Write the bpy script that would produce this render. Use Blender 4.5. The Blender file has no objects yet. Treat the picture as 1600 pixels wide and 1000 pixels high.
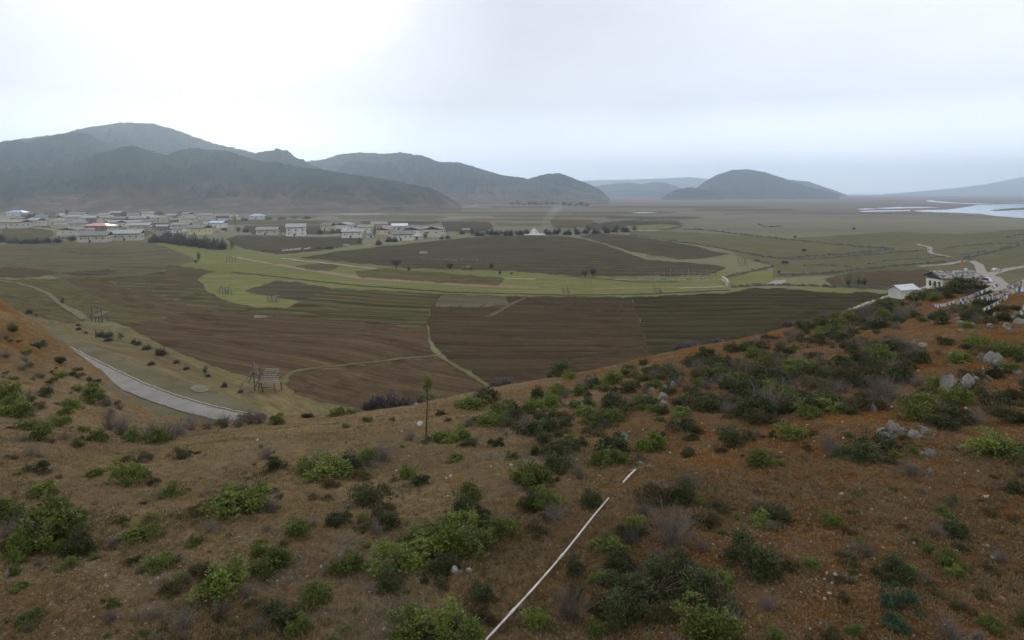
import bpy, bmesh, math, random
import numpy as np
from mathutils import Vector, Matrix, geometry
R = math.radians
rng = np.random.default_rng(7)
random.seed(7)
scene = bpy.context.scene
COL = scene.collection
F, HOR, H = 1042.0, 301.0, 40.0      # focal length in pixels of a 1600 px frame, horizon row, eye height above the plain

# ---------------------------------------------------------------- camera
cam = bpy.data.cameras.new('camera'); camo = bpy.data.objects.new('camera', cam); COL.objects.link(camo)
camo.location = (0, 0, H); camo.rotation_euler = (R(90), 0, 0)
cam.sensor_width = 36; cam.lens = 36 * F / 1600; cam.shift_y = -(500 - HOR) / 1600
cam.clip_start = 0.1; cam.clip_end = 90000
scene.camera = camo

# ---------------------------------------------------------------- sky and light
SUN_EL, SUN_AZ = R(21), R(-24)
sdir = Vector((math.sin(SUN_AZ) * math.cos(SUN_EL), math.cos(SUN_AZ) * math.cos(SUN_EL), math.sin(SUN_EL)))
w = bpy.data.worlds.new('World'); scene.world = w; w.use_nodes = True
nt = w.node_tree; nt.nodes.clear()
def wn(t, **k):
    n = nt.nodes.new(t)
    for a, b in k.items(): setattr(n, a, b)
    return n
sky = wn('ShaderNodeTexSky', sky_type='NISHITA', sun_disc=False, sun_elevation=SUN_EL, sun_rotation=SUN_AZ)
bg1 = wn('ShaderNodeBackground'); bg1.inputs[1].default_value = 0.05; nt.links.new(sky.outputs[0], bg1.inputs[0])
tc = wn('ShaderNodeTexCoord')
dot = wn('ShaderNodeVectorMath', operation='DOT_PRODUCT'); dot.inputs[1].default_value = sdir
nt.links.new(tc.outputs['Generated'], dot.inputs[0])
sep = wn('ShaderNodeSeparateXYZ'); nt.links.new(tc.outputs['Generated'], sep.inputs[0])
mp = wn('ShaderNodeMapping'); mp.inputs['Scale'].default_value = (1.3, 1.3, 3.2); nt.links.new(tc.outputs['Generated'], mp.inputs[0])
noi = wn('ShaderNodeTexNoise'); noi.inputs['Scale'].default_value = 1.3; noi.inputs['Detail'].default_value = 6; noi.inputs['Roughness'].default_value = .5
nt.links.new(mp.outputs[0], noi.inputs['Vector'])
ma = wn('ShaderNodeMath', operation='MULTIPLY_ADD'); ma.inputs[1].default_value = 0.11; nt.links.new(noi.outputs['Fac'], ma.inputs[0])
nt.links.new(dot.outputs['Value'], ma.inputs[2])
ramp = wn('ShaderNodeValToRGB'); cr = ramp.color_ramp
nt.links.new(ma.outputs[0], ramp.inputs[0])
SKYR = [(0.0, (.98, .99, 1.02)), (0.55, (.97, .99, 1.06)), (0.80, (.90, .92, 1.0)), (0.90, (.80, .81, .88)), (0.985, (.66, .665, .72)), (1.035, (.71, .71, .75)), (1.08, (1.05, 1.05, 1.05))]
while len(cr.elements) < len(SKYR): cr.elements.new(0.5)
for e, (p, c) in zip(cr.elements, SKYR): e.position = p / 1.1; e.color = (*c, 1)
sc_ = wn('ShaderNodeMath', operation='DIVIDE'); sc_.inputs[1].default_value = 1.1
nt.links.new(ma.outputs[0], sc_.inputs[0]); nt.links.new(sc_.outputs[0], ramp.inputs[0])
# sky brightened towards the horizon against the haze, with faint cloud mottling
mr = wn('ShaderNodeMapRange'); mr.inputs[1].default_value = 0.0; mr.inputs[2].default_value = 0.13; mr.inputs[3].default_value = 2.0; mr.inputs[4].default_value = 0.90
nt.links.new(sep.outputs[2], mr.inputs[0])
n2 = wn('ShaderNodeTexNoise'); n2.inputs['Scale'].default_value = 3.0; n2.inputs['Detail'].default_value = 5
mp2 = wn('ShaderNodeMapping'); mp2.inputs['Scale'].default_value = (1, 1, 3); nt.links.new(tc.outputs['Generated'], mp2.inputs[0]); nt.links.new(mp2.outputs[0], n2.inputs['Vector'])
mr2 = wn('ShaderNodeMapRange'); mr2.inputs[1].default_value = .3; mr2.inputs[2].default_value = .7; mr2.inputs[3].default_value = .93; mr2.inputs[4].default_value = 1.05
nt.links.new(n2.outputs['Fac'], mr2.inputs[0])
mm = wn('ShaderNodeMath', operation='MULTIPLY'); nt.links.new(mr.outputs[0], mm.inputs[0]); nt.links.new(mr2.outputs[0], mm.inputs[1])
bg2 = wn('ShaderNodeBackground'); nt.links.new(ramp.outputs[0], bg2.inputs[0]); nt.links.new(mm.outputs[0], bg2.inputs[1])
add = wn('ShaderNodeMixShader'); add.inputs[0].default_value = .93
nt.links.new(bg1.outputs[0], add.inputs[1]); nt.links.new(bg2.outputs[0], add.inputs[2])
wo = wn('ShaderNodeOutputWorld'); nt.links.new(add.outputs[0], wo.inputs[0])
sl = bpy.data.lights.new('sun', 'SUN'); sl.energy = 0.6; sl.angle = R(14); sl.color = (1, .95, .88)
so = bpy.data.objects.new('sun', sl); COL.objects.link(so); so.rotation_euler = (-sdir).to_track_quat('-Z', 'Y').to_euler()
scene.view_settings.view_transform = 'Standard'; scene.view_settings.look = 'None'
scene.view_settings.exposure = 0.38; scene.view_settings.gamma = 1
scene.cycles.max_bounces = 8; scene.cycles.diffuse_bounces = 2; scene.cycles.transparent_max_bounces = 6; scene.cycles.volume_bounces = 5

# ---------------------------------------------------------------- helpers
def vnoise(x, y, seed=0):
    xi = np.floor(x).astype(np.int64); yi = np.floor(y).astype(np.int64)
    fx = x - xi; fy = y - yi
    fx = fx * fx * (3 - 2 * fx); fy = fy * fy * (3 - 2 * fy)
    def h(a, b):
        n = (a * 374761393 + b * 668265263 + seed * 974711) & 0x7fffffff
        n = ((n ^ (n >> 13)) * 1274126177) & 0x7fffffff
        return ((n ^ (n >> 16)) & 0xffff) / 32768.0 - 1
    return (h(xi, yi) * (1 - fx) + h(xi + 1, yi) * fx) * (1 - fy) + (h(xi, yi + 1) * (1 - fx) + h(xi + 1, yi + 1) * fx) * fy
def fbm(x, y, o=4, seed=0, g=.5, ridge=False):
    s = 0; a = 1; t = 0
    for i in range(o):
        n = vnoise(x * 2 ** i + 17.3 * i, y * 2 ** i - 9.1 * i, seed + i)
        if ridge: n = 1 - 2 * np.abs(n)
        s = s + a * n; t += a; a *= g
    return s / t
def tag(o, label=None, cat=None, group=None, kind=None):
    if label: o['label'] = label
    if cat: o['category'] = cat
    if group: o['group'] = group
    if kind: o['kind'] = kind
    return o
def mesh(name, v, f, mat=None, smooth=False):
    me = bpy.data.meshes.new(name)
    if isinstance(v, np.ndarray) and isinstance(f, np.ndarray):
        me.vertices.add(len(v)); me.vertices.foreach_set('co', np.ascontiguousarray(v, dtype=np.float32).ravel())
        k = f.shape[1]
        me.loops.add(f.size); me.loops.foreach_set('vertex_index', np.ascontiguousarray(f, dtype=np.int32).ravel())
        me.polygons.add(len(f)); me.polygons.foreach_set('loop_start', np.arange(0, f.size, k, dtype=np.int32))
        me.update(calc_edges=True); me.validate()
    else:
        me.from_pydata([tuple(p) for p in v], [], [tuple(p) for p in f]); me.update()
    if mat: me.materials.append(mat)
    if smooth: me.polygons.foreach_set('use_smooth', [True] * len(me.polygons))
    return me
def link(name, me, parent=None, loc=None, rz=None):
    o = bpy.data.objects.new(name, me); COL.objects.link(o)
    if parent: o.parent = parent
    if loc is not None: o.location = loc
    if rz is not None: o.rotation_euler = (0, 0, rz)
    return o
def empty(name, loc, rz=0, **k):
    o = link(name, None, None, loc, rz); o.empty_display_size = .5
    return tag(o, **k)
def copy_tree(o, parent=None):
    c = o.copy(); COL.objects.link(c)
    if parent: c.parent = parent
    for ch in list(o.children): copy_tree(ch, c)
    return c
class MB:
    """collects boxes, bars, tubes and polygons into one mesh"""
    def __init__(s): s.v = []; s.f = []
    def raw(s, v, f):
        n = len(s.v); s.v += [tuple(p) for p in v]; s.f += [tuple(i + n for i in q) for q in f]; return s
    def box(s, x0, x1, y0, y1, z0, z1, taper=0):
        t = taper
        v = [(x0, y0, z0), (x1, y0, z0), (x1, y1, z0), (x0, y1, z0), (x0 + t, y0 + t, z1), (x1 - t, y0 + t, z1), (x1 - t, y1 - t, z1), (x0 + t, y1 - t, z1)]
        return s.raw(v, [(0, 3, 2, 1), (4, 5, 6, 7), (0, 1, 5, 4), (1, 2, 6, 5), (2, 3, 7, 6), (3, 0, 4, 7)])
    def tube(s, pts, r, n=6, r2=None):
        pts = [Vector(p) for p in pts]; k = len(pts); v = []; f = []
        for i, p in enumerate(pts):
            d = (pts[min(i + 1, k - 1)] - pts[max(i - 1, 0)]).normalized()
            a = d.orthogonal().normalized() if abs(d.z) > .9 else d.cross(Vector((0, 0, 1))).normalized()
            b = d.cross(a); rr = r if r2 is None else r + (r2 - r) * i / (k - 1)
            for j in range(n):
                t = 2 * math.pi * j / n; v.append(p + a * rr * math.cos(t) + b * rr * math.sin(t))
        for i in range(k - 1):
            for j in range(n): f.append((i * n + j, i * n + (j + 1) % n, (i + 1) * n + (j + 1) % n, (i + 1) * n + j))
        f.append(tuple(range(n))[::-1]); f.append(tuple(range((k - 1) * n, k * n)))
        return s.raw(v, f)
    def slab(s, quad, t):
        q = [Vector(p) for p in quad]; n = (q[1] - q[0]).cross(q[3] - q[0]).normalized() * t
        if n.z < 0: n = -n; q = q[::-1]
        return s.raw(q + [p + n for p in q], [(3, 2, 1, 0), (4, 5, 6, 7), (0, 1, 5, 4), (1, 2, 6, 5), (2, 3, 7, 6), (3, 0, 4, 7)])
    def build(s, name, mat, parent=None, **k):
        o = link(name, mesh(name, s.v, s.f, mat), parent)
        return tag(o, **k)

# ---------------------------------------------------------------- materials
def mat(name, rough=.9, spec=.2):
    m = bpy.data.materials.new(name); m.use_nodes = True; t = m.node_tree
    b = t.nodes['Principled BSDF']; b.inputs['Roughness'].default_value = rough; b.inputs['Specular IOR Level'].default_value = spec
    return m, t, b
def nodeset(t):
    def n(ty, **k):
        x = t.nodes.new(ty)
        for a, b in k.items(): setattr(x, a, b)
        return x
    return n
def noise_fac(t, vec, scale, detail=5, rough=.6, lo=.35, hi=.65, dist=0):
    n = nodeset(t)
    a = n('ShaderNodeTexNoise'); a.inputs['Scale'].default_value = scale; a.inputs['Detail'].default_value = detail; a.inputs['Roughness'].default_value = rough; a.inputs['Distortion'].default_value = dist
    t.links.new(vec, a.inputs['Vector'])
    r = n('ShaderNodeMapRange'); r.inputs[1].default_value = lo; r.inputs[2].default_value = hi; t.links.new(a.outputs['Fac'], r.inputs[0])
    return r.outputs[0]
def mix(t, fac, a, b, mode='MIX'):
    n = nodeset(t); m = n('ShaderNodeMix', data_type='RGBA', blend_type=mode)
    for s, i in ((fac, 0), (a, 6), (b, 7)):
        if isinstance(s, (int, float)): m.inputs[i].default_value = s
        elif isinstance(s, tuple): m.inputs[i].default_value = (*s, 1)
        else: t.links.new(s, m.inputs[i])
    return m.outputs[2]
def mapped(t, vec, scale=(1, 1, 1), rz=0):
    n = nodeset(t); m = n('ShaderNodeMapping'); m.inputs['Scale'].default_value = scale
    q = n('ShaderNodeMapping'); q.inputs['Rotation'].default_value = (0, 0, -rz)
    t.links.new(vec, q.inputs[0]); t.links.new(q.outputs[0], m.inputs[0]); return m.outputs[0]
def bump(t, b, fac, strength=.5, dist=.05):
    n = nodeset(t); x = n('ShaderNodeBump'); x.inputs['Strength'].default_value = strength; x.inputs['Distance'].default_value = dist
    t.links.new(fac, x.inputs['Height']); t.links.new(x.outputs[0], b.inputs['Normal'])
def objvec(t): return nodeset(t)('ShaderNodeTexCoord').outputs['Object']
def simple(name, c, c2=None, scale=3, rough=.9, spec=.2, metal=0, bmp=0):
    m, t, b = mat(name, rough, spec); v = objvec(t)
    c2 = c2 or tuple(x * .75 for x in c)
    f = noise_fac(t, v, scale)
    t.links.new(mix(t, f, c, c2), b.inputs['Base Color']); b.inputs['Metallic'].default_value = metal
    if bmp: bump(t, b, noise_fac(t, v, scale * 4), .6, bmp)
    return m
def field_mat(name, c1, c2, c3, ang, scale=.05, line=0.5, weeds=None, wf=.5, bands=0, bamt=.3):
    """ploughed or sown land: long streaks along the furrow direction, broad uneven patches, thin dark furrow lines"""
    m, t, b = mat(name, 1, 0.0); v0 = objvec(t)
    wp = nodeset(t)('ShaderNodeTexNoise'); wp.inputs['Scale'].default_value = .006; wp.inputs['Detail'].default_value = 2; t.links.new(v0, wp.inputs['Vector'])
    ws = nodeset(t)('ShaderNodeVectorMath', operation='SCALE'); ws.inputs['Scale'].default_value = 45; t.links.new(wp.outputs['Color'], ws.inputs[0])
    wa = nodeset(t)('ShaderNodeVectorMath', operation='ADD'); t.links.new(ws.outputs[0], wa.inputs[0]); t.links.new(v0, wa.inputs[1]); v = wa.outputs[0]
    s1 = noise_fac(t, mapped(t, v, (.004, .11, 1), ang), 1.0, 4, .65, .42, .58, .3)
    s2 = noise_fac(t, mapped(t, v, (.03, .9, 1), ang), 1.0, 4, .7, .3, .7)
    big = noise_fac(t, mapped(t, v, (1, 1.4, 1)), .012, 5, .6)
    fine = noise_fac(t, v, .8, 6, .7, .25, .75)
    c1, c2, c3 = [(x[0] * .80, x[1] * .76, x[2] * .58) for x in (c1, c2, c3)]
    c = mix(t, s1, c1, c2); c = mix(t, big, c, c3)
    if weeds:
        wv = noise_fac(t, mapped(t, v, (.012, .25, 1), ang), 1.0, 6, .7, .62 - .2 * wf, .8 - .2 * wf)
        c = mix(t, wv, c, weeds)
    dk = noise_fac(t, mapped(t, v, (.0025, .20, 1), ang), 1.0, 2, .5, .56, .63)
    mm = nodeset(t)('ShaderNodeMath', operation='MULTIPLY'); t.links.new(dk, mm.inputs[0]); mm.inputs[1].default_value = line
    c = mix(t, mm.outputs[0], c, tuple(x * .5 for x in c1))
    c = mix(t, s2, c, mix(t, .72, (1, 1, 1), c) if False else c)
    g = nodeset(t)('ShaderNodeMapRange'); g.inputs[3].default_value = .70; g.inputs[4].default_value = 1.3; t.links.new(s2, g.inputs[0])
    g2 = nodeset(t)('ShaderNodeMapRange'); g2.inputs[3].default_value = .82; g2.inputs[4].default_value = 1.18; t.links.new(fine, g2.inputs[0])
    mu = nodeset(t)('ShaderNodeMath', operation='MULTIPLY'); t.links.new(g.outputs[0], mu.inputs[0]); t.links.new(g2.outputs[0], mu.inputs[1])
    out = mu.outputs[0]
    if bands:                                                       # ridges thrown up by the plough, a few metres apart
        wv_ = nodeset(t)('ShaderNodeTexWave'); wv_.bands_direction = 'Y'; wv_.wave_profile = 'SAW'; wv_.inputs['Scale'].default_value = 2 * math.pi / (20 * bands); wv_.inputs['Distortion'].default_value = 5; wv_.inputs['Detail'].default_value = 3; wv_.inputs['Detail Scale'].default_value = .12
        t.links.new(mapped(t, v, (.12, 1, 1), ang), wv_.inputs['Vector'])
        br = nodeset(t)('ShaderNodeMapRange'); br.inputs[3].default_value = 1 - bamt; br.inputs[4].default_value = 1 + bamt * .6; t.links.new(wv_.outputs['Fac'], br.inputs[0])
        m2 = nodeset(t)('ShaderNodeMath', operation='MULTIPLY'); t.links.new(out, m2.inputs[0]); t.links.new(br.outputs[0], m2.inputs[1]); out = m2.outputs[0]
    vs = nodeset(t)('ShaderNodeVectorMath', operation='SCALE'); t.links.new(c, vs.inputs[0]); t.links.new(out, vs.inputs['Scale'])
    t.links.new(vs.outputs[0], b.inputs['Base Color'])
    bump(t, b, s2, .8, .25)
    return m
# ---------------------------------------------------------------- the hill under the camera: a height field
# rows of (column, [(row, distance) ... near to crest]); along a column the slope runs linear in 1/distance
NODES = [(-2600, [(1000, 11), (760, 17), (560, 40), (330, 120)]), (-300, [(1000, 11), (790, 16), (680, 26), (620, 38), (560, 50), (425, 88)]),
 (0, [(1000, 11), (800, 15.5), (690, 26), (642, 38), (600, 50), (478, 80)]), (60, [(1000, 11), (800, 15.5), (690, 26), (648, 39), (615, 50), (518, 78)]),
 (100, [(1000, 11), (800, 15.5), (695, 26), (654, 40), (630, 51), (545, 76)]), (140, [(1000, 11), (800, 15.5), (700, 26), (660, 41), (642, 52), (578, 73)]),
 (172, [(1000, 11), (800, 15.5), (703, 26), (664, 42), (650, 52), (604, 70)]), (205, [(1000, 11), (800, 15.5), (705, 26), (668, 42), (658, 52), (640, 64)]),
 (240, [(1000, 11), (800, 15.5), (706, 26), (671, 40), (664, 48), (660, 56)]), (300, [(1000, 11), (800, 15.5), (708, 25), (672, 38), (668, 44), (667, 50)]),
 (380, [(1000, 11), (800, 15.5), (705, 25), (665, 38), (658, 46)]), (450, [(1000, 11), (800, 15.5), (700, 25), (655, 46)]),
 (540, [(1000, 11), (800, 15.5), (695, 25), (646, 46)]), (640, [(1000, 11), (800, 15.5), (690, 25), (633, 46)]), (760, [(1000, 11), (800, 15.5), (680, 26), (610, 48)]),
 (900, [(1000, 11), (800, 15.2), (660, 27), (583, 50)]), (1060, [(1000, 10.6), (800, 15), (640, 28), (547, 54)]), (1200, [(1000, 10.5), (800, 14.8), (620, 28), (520, 58)]),
 (1330, [(1000, 10.5), (800, 14.5), (600, 28), (490, 62)]), (1440, [(1000, 10.5), (800, 14.5), (590, 29), (458, 66)]), (1500, [(1000, 10.5), (800, 14.5), (580, 29), (443, 66)]),
 (1560, [(1000, 10.5), (800, 14.5), (570, 30), (455, 64)]), (1650, [(1000, 10.5), (800, 14.5), (560, 30), (447, 66)]), (2200, [(1000, 10), (760, 15), (520, 32), (400, 80)]), (4600, [(1000, 10), (700, 17), (470, 40), (370, 90)])]
TC0, TCS, TCN = -2400.0, 12.0, 560
TY = np.exp(np.linspace(math.log(2.0), math.log(460.0), 420))
def _col(nodes):
    inv = np.array([1.0 / y for _, y in nodes]); t = np.array([(p - HOR) / F for p, _ in nodes])
    Yr, tr = nodes[-1][1], t[-1]
    sl = (t[0] - t[1]) / (inv[0] - inv[1])
    out = np.interp(1 / TY, inv[::-1], t[::-1])
    nr = TY < nodes[0][1]; out[nr] = t[0] + sl * (1 / TY[nr] - inv[0])
    z = H - out * TY
    zr = H - tr * Yr; Yf = Yr + (H / tr - Yr) * .82
    far = TY > Yr
    s = np.clip((TY[far] - Yr) / (Yf - Yr), 0, 1)
    z[far] = zr * (1 - s) - 3.0 * np.clip((TY[far] - Yf) / 25, 0, 1)
    return z
_nz = np.array([_col(n) for _, n in NODES]); _np = np.array([p for p, _ in NODES], float)
_pc = TC0 + TCS * np.arange(TCN)
TAB = np.array([np.interp(_pc, _np, _nz[:, j]) for j in range(len(TY))])        # rows: distance, columns: px
# smooth the table a little both ways so that no facet edges show
def _sm(a, k, ax):
    ker = np.hanning(k + 2)[1:-1]; ker /= ker.sum()
    return np.apply_along_axis(lambda r: np.convolve(np.pad(r, k // 2, mode='edge'), ker, 'valid'), ax, a)
TAB = _sm(TAB, 5, 1); TAB = _sm(TAB, 7, 0)
LY0, LYS = math.log(2.0), (math.log(460.0) - math.log(2.0)) / 419
def hill(X, Y):
    X = np.asarray(X, float); Y = np.asarray(Y, float)
    Yc = np.clip(Y, 2.01, 459.0)
    c = np.clip((X / Yc * F + 800 - TC0) / TCS, 0, TCN - 1.001); r = (np.log(Yc) - LY0) / LYS
    ci = c.astype(int); ri = np.clip(r.astype(int), 0, 418); fc = c - ci; fr = r - ri
    z = (TAB[ri, ci] * (1 - fc) + TAB[ri, ci + 1] * fc) * (1 - fr) + (TAB[ri + 1, ci] * (1 - fc) + TAB[ri + 1, ci + 1] * fc) * fr
    z = np.where(Y > 459, -3, z)
    k = np.clip((Y - 4) / 10, 0, 1) * np.clip(z / 6 + .15, 0, 1)
    z = z + k * (.42 * fbm(X / 9, Y / 9, 3, 3) + .16 * fbm(X / 2.1, Y / 2.1, 3, 11) + .05 * fbm(X / .5, Y / .5, 3, 21) + .02 * fbm(X / .13, Y / .13, 2, 27))
    # gullied cut bank of the knoll on the left
    g = np.clip((Y - 46) / 10, 0, 1) * np.clip(1 - (X + 24) / 14, 0, 1) * np.clip(z / 8, 0, 1)
    z = z + g * (.9 * fbm(X / 5, Y / 9, 4, 31, ridge=True) + .45)
    return z
def ray(px, py, far=True):
    """where the sight line through a picture point first meets the hill, else the plain"""
    u = (px - 800) / F; t = (py - HOR) / F
    ys = np.exp(np.linspace(math.log(6.0), math.log(260.0), 1500))
    d = (H - t * ys) - hill(u * ys, ys)
    i = np.nonzero(d <= 0)[0]
    if len(i) and i[0] > 0 and hill(u * ys[i[0]], ys[i[0]]) > .02:
        i = i[0]; a = d[i - 1] / (d[i - 1] - d[i]); y = ys[i - 1] + a * (ys[i] - ys[i - 1])
        return Vector((u * y, y, float(hill(u * y, y)))), True
    y = H / max(t, 1e-4); return Vector((u * y, y, 0.0)), False
def P(px, py, z=0.0):
    y = (H - z) / ((py - HOR) / F); return Vector(((px - 800) / F * y, y, z))

# soil of the hill: red earth, dry grass and grey gravel
def soil_mat():
    m, t, b = mat('hill_soil', 1, 0.02); v = objvec(t); n = nodeset(t)
    big = noise_fac(t, v, .11, 5, .6, .38, .62); mid = noise_fac(t, v, .55, 6, .65, .38, .62, .4)
    fine = noise_fac(t, v, 3.2, 8, .75, .25, .75); tiny = noise_fac(t, v, 17, 6, .8, .25, .75)
    at = n('ShaderNodeAttribute', attribute_name='ground')
    sp = n('ShaderNodeSeparateColor'); t.links.new(at.outputs['Color'], sp.inputs[0])
    red = mix(t, mid, (.185, .078, .020), (.280, .118, .030)); red = mix(t, fine, red, (.070, .034, .012))
    tan = mix(t, mid, (.245, .168, .078), (.350, .262, .145)); tan = mix(t, fine, tan, (.135, .085, .034))
    gry = mix(t, fine, (.19, .165, .125), (.13, .105, .075))
    a1 = n('ShaderNodeMath', operation='MULTIPLY_ADD'); t.links.new(big, a1.inputs[0]); a1.inputs[1].default_value = .5; t.links.new(sp.outputs[0], a1.inputs[2])
    a2 = n('ShaderNodeMapRange'); a2.inputs[1].default_value = .3; a2.inputs[2].default_value = 1.1; t.links.new(a1.outputs[0], a2.inputs[0])
    c = mix(t, a2.outputs[0], tan, red)
    g1 = n('ShaderNodeMath', operation='MULTIPLY'); t.links.new(noise_fac(t, v, .35, 6, .7, .46, .60), g1.inputs[0]); t.links.new(sp.outputs[1], g1.inputs[1])
    c = mix(t, g1.outputs[0], c, gry)
    c = mix(t, sp.outputs[2], c, mix(t, fine, (.34, .15, .035), (.22, .085, .02)))
    # dry grass wisps
    wv = noise_fac(t, mapped(t, v, (1, 1, 1)), 1.5, 8, .75, .52, .68, .8)
    c = mix(t, mix(t, .65, (0, 0, 0), wv), c, (.20, .145, .065))
    og = noise_fac(t, v, .8, 7, .7, .56, .72, .6); c = mix(t, og, c, (.085, .082, .032))
    g = n('ShaderNodeMapRange'); g.inputs[3].default_value = .5; g.inputs[4].default_value = 1.5; t.links.new(tiny, g.inputs[0])
    vs = n('ShaderNodeVectorMath', operation='SCALE'); t.links.new(c, vs.inputs[0]); t.links.new(g.outputs[0], vs.inputs['Scale'])
    peb = n('ShaderNodeTexVoronoi'); peb.inputs['Scale'].default_value = 9; t.links.new(v, peb.inputs['Vector'])
    pr = n('ShaderNodeMapRange'); pr.inputs[1].default_value = .13; pr.inputs[2].default_value = .07; t.links.new(peb.outputs['Distance'], pr.inputs[0])
    pm = n('ShaderNodeMath', operation='MULTIPLY'); t.links.new(pr.outputs[0], pm.inputs[0]); t.links.new(noise_fac(t, v, .5, 4, .6, .60, .74), pm.inputs[1])
    c2 = mix(t, pm.outputs[0], vs.outputs[0], (.24, .20, .155))
    t.links.new(c2, b.inputs['Base Color'])
    ad = n('ShaderNodeMath', operation='MULTIPLY_ADD'); t.links.new(fine, ad.inputs[0]); ad.inputs[1].default_value = 2.5; t.links.new(tiny, ad.inputs[2])
    bump(t, b, ad.outputs[0], .9, .05)
    return m
SOIL = soil_mat()
def grid_faces(nr, nc):
    i = np.arange((nr - 1) * nc).reshape(nr - 1, nc)[:, :-1].ravel()
    return np.stack([i, i + 1, i + nc + 1, i + nc], 1)
def build_hill():
    pxs = np.concatenate([np.linspace(-2300, -160, 110, endpoint=False), np.linspace(-160, 1760, 860), np.linspace(1760, 4200, 130)[1:]])
    ys = np.concatenate([np.exp(np.linspace(math.log(2.2), math.log(9), 30, endpoint=False)), np.exp(np.linspace(math.log(9), math.log(90), 620, endpoint=False)), np.exp(np.linspace(math.log(90), math.log(420), 90))])
    U, Yg = np.meshgrid((pxs - 800) / F, ys); X = U * Yg; Z = hill(X, Yg)
    v = np.stack([X.ravel(), Yg.ravel(), Z.ravel()], 1)
    me = mesh('hillside', v, grid_faces(*X.shape), SOIL, True)
    a = me.color_attributes.new('ground', 'FLOAT_COLOR', 'POINT')
    px = (U * F + 800).ravel(); x = X.ravel(); y = v[:, 1]
    red = np.clip((px - 640 + 60 * fbm(x / 5, y / 5, 3, 5)) / 420, 0, 1) * .9
    kn = np.clip((y - 48) / 12, 0, 1) * np.clip((px < 220) * 1.0, 0, 1)
    red = np.maximum(red, kn * np.clip(.42 - px / 300, 0.05, .5))
    gr = np.clip(1.0 - np.abs(px - 560) / 420, 0, 1) * np.clip((16 - y) / 4, 0, 1) + .8 * np.exp(-((px - 760 - (y - 15) * 5) / 110) ** 2) * np.clip((y - 13) / 6, 0, 1) + .35 * (y < 60) + kn * np.clip((px - 40) / 120, 0, 1) * .9
    c = np.ones((len(v), 4), np.float32); c[:, 0] = red; c[:, 1] = np.clip(gr, 0, 1); c[:, 2] = np.clip(1.9 - 1.3 * np.hypot((px - 1650) / 130, ((H - v[:, 2]) / y * F + HOR - 1010) / 80) + .5 * fbm(x * 2, y * 2, 3, 90), 0, 1)
    a.data.foreach_set('color', c.ravel())
    tag(link('hillside', me), kind='structure')
    # ground behind and beside the viewer, joined to the near edge
    xs = np.linspace(-60, 60, 61); yb = np.linspace(-60, 2.4, 32)
    X, Yg = np.meshgrid(xs, yb); Z = H - 3.4 - 0.02 * Yg + .3 * fbm(X / 6, Yg / 6, 3, 8) - np.clip(np.abs(X) - 5, 0, 60) * 0.0
    Z = Z - np.clip(1 - (2.4 - Yg) / 6, 0, 1) * 3
    v = np.stack([X.ravel(), Yg.ravel(), Z.ravel()], 1)
    tag(link('hilltop_ground', mesh('hilltop_ground', v, grid_faces(*X.shape), SOIL, True)), kind='structure')
build_hill()

# ---------------------------------------------------------------- the plain
def plain_mat():
    m, t, b = mat('plain_grass', 1, 0); n = nodeset(t); v = objvec(t)
    sp = n('ShaderNodeSeparateXYZ'); t.links.new(v, sp.inputs[0])
    green = mix(t, noise_fac(t, v, .02, 5, .6), (.150, .158, .078), (.170, .162, .092))
    green = mix(t, noise_fac(t, mapped(t, v, (.5, 1, 1)), .006, 5, .6, .42, .66), green, (.165, .150, .090))
    far = mix(t, noise_fac(t, mapped(t, v, (.25, 1, 1)), .004, 6, .65, .4, .6), (.20, .185, .13), (.135, .115, .095))
    far = mix(t, noise_fac(t, mapped(t, v, (.3, 1, 1)), .011, 5, .7, .55, .7), far, (.10, .088, .070))
    marsh = mix(t, noise_fac(t, mapped(t, v, (.15, 1, 1)), .0022, 6, .7, .35, .65), (.15, .12, .10), (.20, .165, .135))
    warp = n('ShaderNodeMath', operation='MULTIPLY_ADD'); t.links.new(noise_fac(t, mapped(t, v, (.4, 1, 1)), .004, 4, .6, .2, .8), warp.inputs[0]); warp.inputs[1].default_value = 420; t.links.new(sp.outputs[1], warp.inputs[2])
    f1 = n('ShaderNodeMapRange'); f1.inputs[1].default_value = 620; f1.inputs[2].default_value = 1150; t.links.new(warp.outputs[0], f1.inputs[0])
    f2 = n('ShaderNodeMapRange'); f2.inputs[1].default_value = 1500; f2.inputs[2].default_value = 2600; t.links.new(warp.outputs[0], f2.inputs[0])
    c = mix(t, f1.outputs[0], green, far); c = mix(t, f2.outputs[0], c, marsh)
    fine = noise_fac(t, v, .35, 8, .75, .25, .75)
    g = n('ShaderNodeMapRange'); g.inputs[3].default_value = .78; g.inputs[4].default_value = 1.2; t.links.new(fine, g.inputs[0])
    vs = n('ShaderNodeVectorMath', operation='SCALE'); t.links.new(c, vs.inputs[0]); t.links.new(g.outputs[0], vs.inputs['Scale'])
    t.links.new(vs.outputs[0], b.inputs['Base Color']); bump(t, b, fine, .6, .3)
    return m
PLAIN = plain_mat()
def build_plain():
    ys = np.concatenate([[-6000, -3000, -400, 0], np.exp(np.linspace(math.log(60), math.log(15000), 60))])
    xs = np.concatenate([-np.exp(np.linspace(math.log(15000), math.log(20), 30)), [0], np.exp(np.linspace(math.log(20), math.log(15000), 30))])
    X, Y = np.meshgrid(xs, ys); v = np.stack([X.ravel(), Y.ravel(), 0 * X.ravel()], 1)
    tag(link('plain', mesh('plain', v, grid_faces(*X.shape), PLAIN)), kind='structure')
build_plain()

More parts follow.
